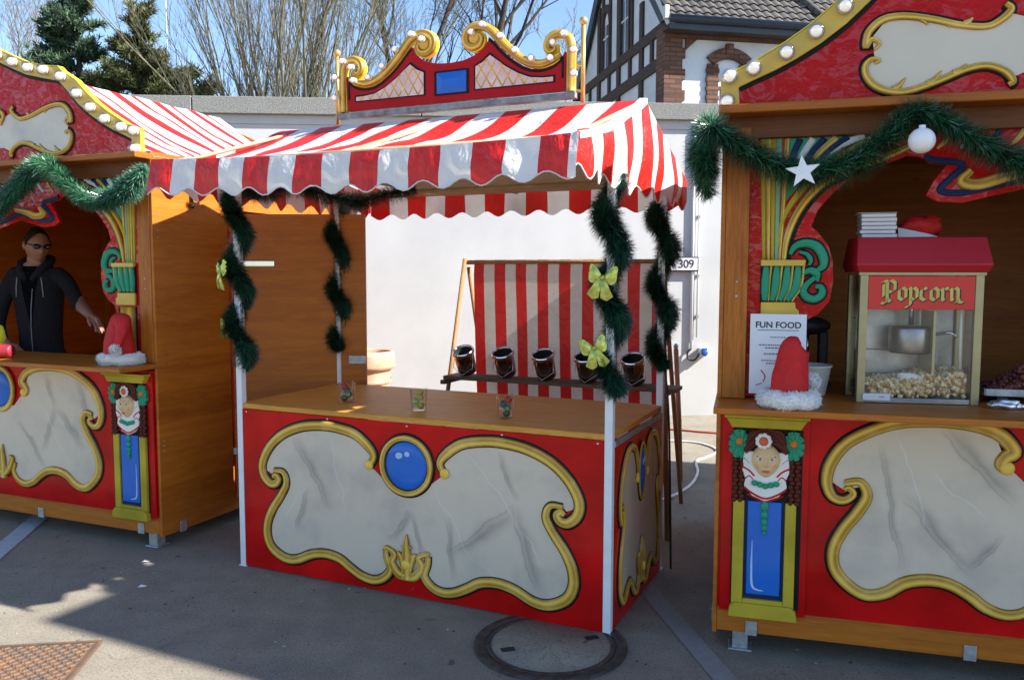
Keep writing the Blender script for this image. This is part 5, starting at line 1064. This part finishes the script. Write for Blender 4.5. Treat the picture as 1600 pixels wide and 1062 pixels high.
# ------------------------------------------------------------------ white flat-roofed building behind
t = NT('render_white'); c = t.co(); f = t.noise(c, 1.2, 5); t.set('Base Color', t.ramp(f, [(.3, (.50, .515, .52)), (.7, (.60, .61, .61))])); t.set('Roughness', .9); t.bump(t.noise(c, 120, 4), .35, .006); MATS['render_white'] = t.m
t = NT('pebble_concrete'); c = t.co(); f = t.noise(c, 70, 3, .7); t.set('Base Color', t.mix(t.noise(c, 1.5, 4), t.ramp(f, [(.3, (.10, .105, .10)), (.6, (.26, .265, .25))]), t.ramp(f, [(.3, (.16, .165, .155)), (.6, (.30, .30, .28))]))); t.set('Roughness', .95); t.bump(f, .6, .01); MATS['pebble_concrete'] = t.m
WA = .063; wall = empty('annex_building', (0, 9.44, 0), WA, 'white rendered flat roofed building with grey parapet behind the stalls', 'building')
B('wall', 'render_white', wall, -4.55, 9, 0, 3.0, 0, 3.30, 0); B('wall_band', 'render_white', wall, -4.55, 9, -.012, 2.9, 3.302, 3.40, 0)
js = [-4.62, -3.52, -1.02, 1.42, 2.36, 4.86, 7.3, 9.05]
for a, b in zip(js[:-1], js[1:]): B('parapet_panel', 'pebble_concrete', wall, a + .006, b - .006, -.07, 3.05, 3.401, 3.585, .006)
m = MB(); m.relief([(-3.9, .0), (-3.9, .1)], .01, 0, .001)
cp = empty('cable_conduit', (0, 9.44, 0), WA, 'thin white conduit pipes running up the white wall', 'pipe')
for x, z0_, z1_ in ((2.09, .78, 3.3), (2.155, .92, 3.3)): MB().tube([(x, -.022, z0_), (x, -.022, z1_)], .016 if x < 2.1 else .011, 8).build('pipe', 'white_metal', cp)
for z in (1.15, 1.62, 2.3): MB().box(2.14, 2.17, -.036, -.001, z, z + .03).build('clip', 'steel_galv', cp)
plain('socket_blue', (.02, .10, .35), .4)
so = empty('power_socket', (0, 9.44, 0), WA, 'blue power socket with a hooked black cable on the white wall', 'socket')
MB().box(2.185, 2.265, -.075, -.001, .70, .80).build('housing', 'white_metal', so, .006); MB().lathe([(.034, 0), (.036, .03), (.030, .034)], 16, (2.235, -.075, .745), 'y').build('plug', 'socket_blue', so); MB().box(2.205, 2.267, -.082, -.0755, .755, .80).build('flap', 'socket_blue', so, .004)
MB().tube(smooth2([V3(2.19, -.05, .74), V3(2.13, -.05, .66), V3(2.06, -.04, .67), V3(2.05, -.03, .74), V3(2.09, -.03, .79)], 6), .012, 8).build('lead', 'cable_black', so)
npz = empty('number_plate', (0, 9.44, 0), WA, 'small white plate reading 309 on the wall beside the rear garland', 'sign')
B('plate_rim', 'dark_iron', npz, 1.80, 2.155, -.055, -.045, 1.685, 1.855, .006); B('plate_face', 'sheet_white', npz, 1.815, 2.14, -.0585, -.0545, 1.70, 1.84, .002)
text_mesh('number', '309', .135, 'ink', npz, (2.005, -.0595, 1.768), bold=.0015, spacing=.92); B('plate_arm', 'dark_iron', npz, 1.95, 1.98, -.0448, -.001, 1.75, 1.78, 0)
t = NT('terracotta'); c = t.co(); f = t.noise(c, 6, 5); t.set('Base Color', t.ramp(f, [(.3, (.52, .25, .15)), (.7, (.68, .40, .28))])); t.set('Roughness', .85); MATS['terracotta'] = t.m; plain('soil', (.05, .035, .025), .95, 0, .4, 40, .6)
pt = empty('plant_pot', (-1.52, 8.55, 0), 0, 'large terracotta plant pot in the sun behind the open door', 'plant pot')
MB().lathe([(.001, 0), (.19, 0), (.20, .02), (.245, .62), (.25, .66), (.285, .67), (.295, .70), (.292, .80), (.283, .845), (.262, .852), (.248, .84), (.24, .78)], 36, cap=False).lathe([(.252, .52), (.262, .535), (.256, .56)], 36, cap=False).build('pot', 'terracotta', pt); MB().lathe([(.245, .79), (.1, .80), (.001, .80)], 24, cap=False).build('soil', 'soil', pt)

# unseen building added right of the frame to throw shade over the forecourt
plain('render_grey', (.42, .41, .39), .9, 0, .12, 3, .2)
nb = empty('unseen_shade_building', (4.20, 2.0, 0), math.atan2(-.436, .9), 'unseen grey flat roofed building added to shade the forecourt', 'building')
B('wall', 'render_grey', nb, 0, 9.0, 0, 4.3, 0, 4.85, 0); B('roof_slab', 'pebble_concrete', nb, -.05, 9.05, -.05, 4.35, 4.851, 5.0, 0)
for k in range(3):
    w = B('window', 'window_dark' if 'window_dark' in MATS else 'dark_iron', nb, 1.2 + k * 2.6, 2.4 + k * 2.6, -.012, -.001, 1.6, 3.0, 0); B('window_frame', 'white_metal', w, 1.1 + k * 2.6, 2.5 + k * 2.6, -.03, -.013, 3.001, 3.08, 0); B('window_sill', 'white_metal', w, 1.1 + k * 2.6, 2.5 + k * 2.6, -.08, -.013, 1.52, 1.599, 0)
# ------------------------------------------------------------------ half-timbered house
plain('plaster_house', (.60, .62, .66), .9, 0, .12, 2, .1); plain('timber', (.045, .026, .020), .8, 0, .35, 14, .3); plain('gutter_blue', (.022, .030, .045), .5)
t = NT('brick_dark'); br = t.n('ShaderNodeTexBrick'); c = t.co((1, 1, 1), (R(90), 0, 0)); sepx = t.n('ShaderNodeSeparateXYZ'); t.l(t.co(), sepx.inputs[0]); cmb = t.n('ShaderNodeCombineXYZ'); t.l(t.math('ADD', sepx.outputs[0], sepx.outputs[1]), cmb.inputs[0]); t.l(sepx.outputs[2], cmb.inputs[1])
t.l(cmb.outputs[0], br.inputs['Vector']); br.inputs['Color1'].default_value = (.10, .040, .024, 1); br.inputs['Color2'].default_value = (.19, .085, .05, 1); br.inputs['Mortar'].default_value = (.06, .045, .04, 1); br.inputs['Scale'].default_value = 1; br.inputs['Brick Width'].default_value = .25; br.inputs['Row Height'].default_value = .085; br.inputs['Mortar Size'].default_value = .012; br.offset = .5
t.set('Base Color', br.outputs[0]); t.set('Roughness', .9); t.bump(br.outputs[1], -.4, .01); MATS['brick_dark'] = t.m
HA = math.atan2(.184, .983); hs = empty('timbered_house', (2.93, 16.0, 0), HA, 'half-timbered house with dark beams and grey tiled roof', 'house')
GW, HL, EH = 6.1, 14.0, 6.66
MB().prism([(0, 0), (GW, 0), (GW, EH), (GW / 2, EH + GW / 2), (0, EH)], 0, 1).v
def hpoly(name, pts, x0, x1, mat):      # outline in (y,z), thickness along x
    mm = MB().prism(pts, 0, 1); mm.v = [(x0 + (x1 - x0) * y, p, z) for (p, y, z) in mm.v]; return mm.build(name, mat, hs)
hpoly('gable_wall', [(0, 0), (GW, 0), (GW, EH), (GW / 2, EH + GW / 2), (0, EH)], 0, .3, 'plaster_house')
B('side_wall', 'plaster_house', hs, .301, HL, .0, .3, 0, EH, 0)
def beam(x0, x1, y0, y1, z0, z1): B('timber_beam', 'timber', hs, x0, x1, y0, y1, z0, z1, 0)
for y in (1.37, 2.89, 4.42): beam(-.05, -.001, y - .10, y + .10, 3.0, 8.0 if 2 < y < 4.5 else 7.2)
for y in (2.0, 3.55, 4.1): beam(-.045, -.001, y - .06, y + .06, 6.25, 8.4)
beam(-.056, -.002, 0, GW, 5.62, 5.84); beam(-.057, -.002, 0, GW, 6.26, 6.46)
for y in (.75, 2.1, 3.6, 5.2): beam(-.048, -.003, y - .07, y + .07, 5.841, 6.259)
for s in (0, 1):        # raking boards
    pts = [(-.35, EH - .25), (GW / 2, EH + GW / 2 + .10), (GW / 2, EH + GW / 2 - .32), (-.35 + .42, EH - .25)]
    if s: pts = [(GW - p, z) for p, z in pts]
    hpoly('barge_board', pts, -.12, -.06, 'gutter_blue')
# gable windows
plain('window_dark', (.03, .04, .055), .1)
for y, z0_, z1_ in ((2.42, 6.45, 7.6), (3.84, 6.45, 7.45)):
    w = B('window', 'window_dark', hs, -.03, -.004, y - .26, y + .26, z0_, z1_, 0)
    for (a, b, cc, d) in ((y - .32, y - .26, z0_ - .05, z1_ + .05), (y + .26, y + .32, z0_ - .05, z1_ + .05)): B('window_frame', 'timber', w, -.06, -.002, a, b, cc, d, 0)
    B('window_bar', 'plaster_house', w, -.04, -.031, y - .02, y + .02, z0_, z1_, 0); B('window_bar', 'plaster_house', w, -.0405, -.0312, y - .26, y + .26, z0_ + .7, z0_ + .74, 0)
    ar = [(y + math.cos(a * math.pi / 10) * .36, z1_ + .05 + math.sin(a * math.pi / 10) * .42) for a in range(11)] + [(y + math.cos(a * math.pi / 10) * .22, z1_ + .05 + math.sin(a * math.pi / 10) * .26) for a in range(10, -1, -1)]
    hpoly('window_arch', ar, -.055, -.002, 'timber')
# brick corner with toothed quoins and eave band on the long side
for k in range(38):
    w = .36 if k % 4 < 2 else .30
    B('quoin', 'brick_dark', hs, -.062, w, -.045, .40, 2.6 + k * .0985, 2.6 + k * .0985 + .0955, 0)
B('eave_band', 'brick_dark', hs, -.058, HL, -.050, -.001, 6.12, 6.60, 0)
hp = [(.36, 6.119), (.60, 6.119), (.36, 5.90)]
MB().prism(hp, -.046, -.002).build('corner_bracket', 'brick_dark', hs)
# arched window with brick surround
cx, zs = 1.25, 5.36; W0 = .22
for k in range(24):
    for s in (-1, 1): B('surround_brick', 'brick_dark', hs, cx + s * (W0 + .11) - (.11 if k % 2 else .13), cx + s * (W0 + .11) + (.11 if k % 2 else .13), -.06, -.002, zs - 1.72 + k * .085, zs - 1.72 + k * .085 + .08, 0)
for k in range(15):
    a0 = math.pi * (.24 + .52 * k / 15); a1 = math.pi * (.24 + .52 * (k + .9) / 15); r0, r1 = .42, .63; zc = zs
    MB().prism([(cx + r0 * math.cos(a0), zc + r0 * math.sin(a0)), (cx + r1 * math.cos(a0), zc + r1 * math.sin(a0)), (cx + r1 * math.cos(a1), zc + r1 * math.sin(a1)), (cx + r0 * math.cos(a1), zc + r0 * math.sin(a1))], -.075, -.002).build('voussoir', 'brick_dark', hs)
B('keystone', 'brick_dark', hs, cx - .07, cx + .07, -.095, -.002, zs + .44, zs + .70, 0)
wn_ = B('window', 'window_dark', hs, cx - .20, cx + .20, -.02, -.003, zs - 1.9, zs - .12, 0); B('window_frame', 'plaster_house', wn_, cx - .22, cx - .18, -.03, -.0205, zs - 1.95, zs - .1, 0); B('window_frame', 'plaster_house', wn_, cx + .18, cx + .22, -.03, -.0205, zs - 1.95, zs - .1, 0); B('window_sill', 'gutter_blue', wn_, cx - .22, cx + .22, -.035, -.0312, zs - .16, zs - .10, 0)
# roof: rows of pantiles on the long side, plain slope on the far one
t = NT('roof_tile'); c = t.co(); f = t.noise(c, 3, 5); t.set('Base Color', t.ramp(f, [(.3, (.050, .046, .044)), (.7, (.105, .096, .088))])); t.set('Roughness', .8); MATS['roof_tile'] = t.m
m = MB(); pit = R(45); rows, cols, rw, cw = 22, 120, .235, .18
for r_ in range(rows):
    s0, s1 = -.62 + r_ * rw, -.62 + (r_ + 1) * rw + .05
    for cidx in range(70):
        x = .0 + cidx * cw - .12; prof = [(0, .0), (.043, .028), (.094, .036), (.137, .010), (cw, .0)]; o = len(m.v)
        for (s_, lift) in ((s0, .045), (s1, .012)):
            for px_, h in prof: m.v.append((x + px_, s_ * math.cos(pit) + (-(h + lift) * math.sin(pit)), EH + .1 + s_ * math.sin(pit) + (h + lift) * math.cos(pit))); m.c.append(1.0)
        for q in range(4): m.f.append((o + q, o + q + 1, o + q + 6, o + q + 5)); m.mi.append(0); m.sm.append(True)
        m.f.append((o, o + 5 - 0, o + 0)) if False else None
tag(m.build('roof_tiles', 'roof_tile', hs), kind='stuff')
MB().quad((-.12, -.45, EH - .42), (HL, -.45, EH - .42), (HL, GW / 2, EH + GW / 2 + .06), (-.12, GW / 2, EH + GW / 2 + .06)).quad((-.12, GW + .45, EH - .42), (-.12, GW / 2, EH + GW / 2 + .06), (HL, GW / 2, EH + GW / 2 + .06), (HL, GW + .45, EH - .42)).build('roof_deck', 'timber', hs)
MB().tube([(-.14, -.50, EH - .32), (HL, -.50, EH - .36)], .075, 10).build('gutter', 'gutter_blue', hs); B('eave_soffit', 'timber', hs, -.12, HL, -.44, -.052, EH - .46, EH - .40, 0); B('eave_fascia', 'gutter_blue', hs, -.12, HL, -.47, -.4405, EH - .50, EH - .26, 0)
m = MB()
for k in range(30):
    s_ = -.55 + k * .17; x = 2.98 + .0 * k + s_ * -.30; m.tube([(x, s_ * math.cos(pit) - .06, EH + .16 + s_ * math.sin(pit)), (x - .05, (s_ + .16) * math.cos(pit) - .06, EH + .16 + (s_ + .16) * math.sin(pit))], [.085, .07], 8)
m.build('hip_tiles', 'roof_tile', hs)
B('roof_window', 'plaster_house', hs, 2.0, 2.5, .30, .42, EH + .62, EH + .80, 0); B('verge', 'render_white', hs, -.20, -.121, -.42, -.30, EH - .30, EH - .06, 0)
hpoly('verge_board', [(-.48, EH - .40), (GW / 2, EH + GW / 2 + .22), (GW / 2, EH + GW / 2 + .07), (-.33, EH - .40)], -.14, -.04, 'render_white')
MB().prism([(3.25, EH - .35), (5.2, EH - .5), (5.2, EH + 1.2), (4.6, EH + .9)], -1.1, -.95).build('dormer_eave', 'gutter_blue', hs)

# ------------------------------------------------------------------ trees
t = NT('bark_bare'); c = t.co(); f = t.noise(c, 4, 4); t.set('Base Color', t.ramp(f, [(.3, (.12, .105, .09)), (.7, (.22, .195, .165))])); t.set('Roughness', .9); MATS['bark_bare'] = t.m
plain('bark_dark', (.05, .040, .032), .9, 0, .3, 6); plain('bark_green', (.15, .135, .085), .9, 0, .35, 3)
def bare_tree(name, base, label, seed, trunks, levels, mat='bark_bare', tw=.011, spread=.5, up=.35, kids=(5, 5, 4, 3), length=(1.0, .62, .58, .55), H0=4.0, R0=.10, gap=.25):
    rnd = random.Random(seed); root = empty(name, base, 0, label, 'tree'); mt = MB(); mc = MB()
    def branch(p, d, L, r, lev):
        n = 5 if lev < 2 else 3; pts = [p]; rr = [r]; dd = d.copy()
        for i in range(n):
            dd = (dd + Vector((rnd.gauss(0, .10), rnd.gauss(0, .10), rnd.gauss(0, .06) + up * .12))).normalized(); pts.append(pts[-1] + dd * L / n); rr.append(max(tw * .5, r * (1 - .72 * (i + 1) / n)))
        (mt if lev == 0 else mc).tube(pts, rr, 7 if lev == 0 else (5 if lev == 1 else 3), False)
        if lev + 1 < levels:
            for k in range(kids[min(lev, len(kids) - 1)]):
                t = gap + (1 - gap) * (k + rnd.random()) / kids[min(lev, len(kids) - 1)]; q = min(int(t * n), n - 1); f = t * n - q; pp = pts[q].lerp(pts[q + 1], f); rad = rr[q] + (rr[q + 1] - rr[q]) * f
                ax = (pts[q + 1] - pts[q]).normalized(); s = ax.orthogonal().normalized(); s.rotate(Matrix.Rotation(rnd.uniform(0, 6.283), 3, ax)); nd = (ax * (1 - spread * .45) + s * spread * rnd.uniform(.6, 1.2) + Vector((0, 0, up * .5))).normalized()
                branch(pp, nd, L * length[min(lev + 1, len(length) - 1)] * rnd.uniform(.7, 1.2), max(tw * .7, rad * .62), lev + 1)
    for (x, y, z, dx, dy, dz, L, r) in trunks: branch(Vector((x, y, z)), Vector((dx, dy, dz)).normalized(), L, r, 0)
    mt.build('trunk', mat, root); mc.build('crown', mat, root); return root
rnd = random.Random(5)
tr_ = [(0, 0, 0, 0.02, 0, 1, 3.4, .30)]
for k in range(24):
    a = rnd.uniform(-1, 1); b = rnd.uniform(-1, 1); tr_.append((a * .45, b * .5, 3.0 + rnd.random() * .7, a * .62, b * .5, 1.0, rnd.uniform(6.0, 9.0), rnd.uniform(.035, .065)))
bare_tree('bare_tree', (-6.6, 24, 0), 'large bare tree with many upright stems rising above the parapet', 21, tr_, 4, 'bark_green', .008, .38, .5, (9, 6, 4), (1, .40, .48, .45), gap=.12)
bare_tree('bare_tree', (-3.2, 28, 0), 'dark bare tree with forked trunk left of the crest board top', 22, [(0, 0, 0, .02, 0, 1, 8.5, .22), (-.1, 0, 5.5, -.25, .1, 1, 8, .13), (.05, 0, 7.6, .28, 0, 1, 6, .12)], 5, 'bark_dark', .009, .55, .30, (9, 6, 5, 4), (1, .45, .5, .5), gap=.45)
bare_tree('bare_tree', (-2.05, 27, 0), 'slim dark bare tree with straight trunk behind the crest board', 23, [(0, 0, 0, .01, 0, 1, 12.5, .20)], 5, 'bark_dark', .009, .6, .25, (14, 6, 5, 4), (1, .38, .5, .5), gap=.45)
bare_tree('bare_tree', (-22.5, 36, 0), 'grey bare tree far off at the upper left corner', 24, [(0, 0, 0, 0, 0, 1, 8.0, .25), (0, 0, 4, .3, 0, 1, 7.5, .16), (0, 0, 4.5, -.3, 0, 1, 7, .15)], 5, 'bark_bare', .011, .55, .4, (8, 7, 6, 4), (1, .48, .5, .5), gap=.3)
bare_tree('bare_tree', (3.1, 44, 0), 'small bare tree far behind the house gable edge', 25, [(0, 0, 0, 0, 0, 1, 11.0, .2)], 5, 'bark_bare', .024, .6, .4, (9, 6, 4, 3), (1, .36, .5, .5), gap=.45)
tr2 = [(0, 0, 0, 0, 0, 1, 3, .2)] + [(rnd.uniform(-.6, .6), 0, 2.6, rnd.uniform(-.6, .5), rnd.uniform(-.3, .3), 1, rnd.uniform(3.0, 5.5), .05) for k in range(9)]
bare_tree('bare_tree', (-11.0, 33, 0), 'low bare tree of fine twigs between evergreen and upright tree', 26, tr2, 4, 'bark_bare', .010, .45, .4, (9, 8, 6), (1, .45, .5, .5), gap=.2)
# evergreens
def leafmat(name, lo, hi):
    t = NT(name); a = t.attr('col'); t.set('Base Color', t.mix(a, lo, hi)); t.set('Roughness', .7); MATS[name] = t.m
leafmat('pine_leaf', (.012, .032, .020, 1), (.075, .150, .070, 1)); leafmat('yew_leaf', (.026, .034, .012, 1), (.16, .185, .055, 1))
def conifer(base, label, seed, trunk_h, layers, mat, needle, dens, lean=(0, 0), wid=.05):
    rnd = random.Random(seed); root = empty('evergreen_tree', base, 0, label, 'tree'); mt = MB(); mc = MB()
    tip = Vector((lean[0], lean[1], trunk_h)); mt.tube([Vector((0, 0, 0)), tip * .5, tip], [.24, .16, .03], 8)
    for (z, L, n, dro, a0, a1) in layers:
        for k in range(n):
            a = rnd.uniform(a0, a1); p = tip * (z / trunk_h) + Vector((0, 0, rnd.uniform(-.2, .2))); p.z = z + rnd.uniform(-.25, .25); d = Vector((math.cos(a), math.sin(a), dro + rnd.uniform(-.12, .12))); LL = L * rnd.uniform(.65, 1.1); pts = [p + d * LL * i / 4 + Vector((0, 0, .06 * LL * (i / 4) ** 2)) for i in range(5)]
            mt.tube(pts, [.05, .04, .03, .02, .01], 4, False)
            for q in range(int(dens * LL)):
                t = rnd.uniform(.18, 1.05); i = min(int(t * 4), 3); c = pts[i].lerp(pts[i + 1], t * 4 - i) + Vector((rnd.gauss(0, .12), rnd.gauss(0, .12), rnd.gauss(0, .08))) * (.5 + LL * .22)
                shade = rnd.random() ** 1.2
                for w in range(9):
                    dd = (Vector((rnd.gauss(0, 1), rnd.gauss(0, 1), rnd.gauss(.45, .8))) + d * .8).normalized(); s = dd.orthogonal().normalized() * wid * .5; o = len(mc.v); e = c + dd * needle * rnd.uniform(.6, 1.1)
                    mc.v += [tuple(c - s), tuple(c + s), tuple(e + s * .4), tuple(e - s * .4)]; sh = min(1, max(0, shade + rnd.uniform(-.2, .2))); mc.c += [sh * .6, sh * .6, sh, sh]; mc.f.append((o, o + 1, o + 2, o + 3)); mc.mi.append(0); mc.sm.append(False)
    mt.build('trunk', 'bark_dark', root); mc.build('crown', mat, root); return root
TP = 2 * math.pi
conifer((-13.4, 26, 0), 'dark green pine with dense needles behind the left stall', 31, 10.4, [(5.2, 1.6, 11, .0, 0, TP), (5.9, 1.6, 11, .05, 0, TP), (6.5, 1.5, 11, .1, 0, TP), (7.1, 1.5, 11, .12, 0, TP), (7.7, 1.35, 11, .15, 0, TP), (8.3, 1.15, 10, .2, 0, TP), (8.8, 1.0, 10, .25, 0, TP), (9.3, .8, 9, .3, 0, TP), (9.75, .6, 8, .4, 0, TP), (10.1, .4, 6, .6, 0, TP)], 'pine_leaf', .20, 42, wid=.045)
conifer((-11.15, 25, 0), 'olive evergreen with swept branches right of the pine', 32, 9.6, [(5.0, 1.5, 12, .1, 0, TP), (5.6, 1.5, 12, .15, 0, TP), (6.2, 1.45, 12, .2, 0, TP), (6.8, 1.3, 12, .25, 0, TP), (7.3, 1.1, 11, .3, 0, TP), (7.8, .85, 10, .4, 0, TP), (8.3, .6, 9, .5, 0, TP), (8.8, .45, 8, .6, 0, TP), (9.2, .3, 6, .8, 0, TP), (6.4, 2.0, 7, .30, -.45, .45), (7.0, 1.6, 6, .35, -.45, .45)], 'yew_leaf', .22, 42, (.15, 0), .038)
o = tag(MB().tube([(0, 0, 0), (0, 0, 22)], .018, 6).build('antenna_mast', 'steel_galv'), 'thin mast rising between evergreen and large bare tree', 'mast'); o.location = (-16.0, 39, 0)
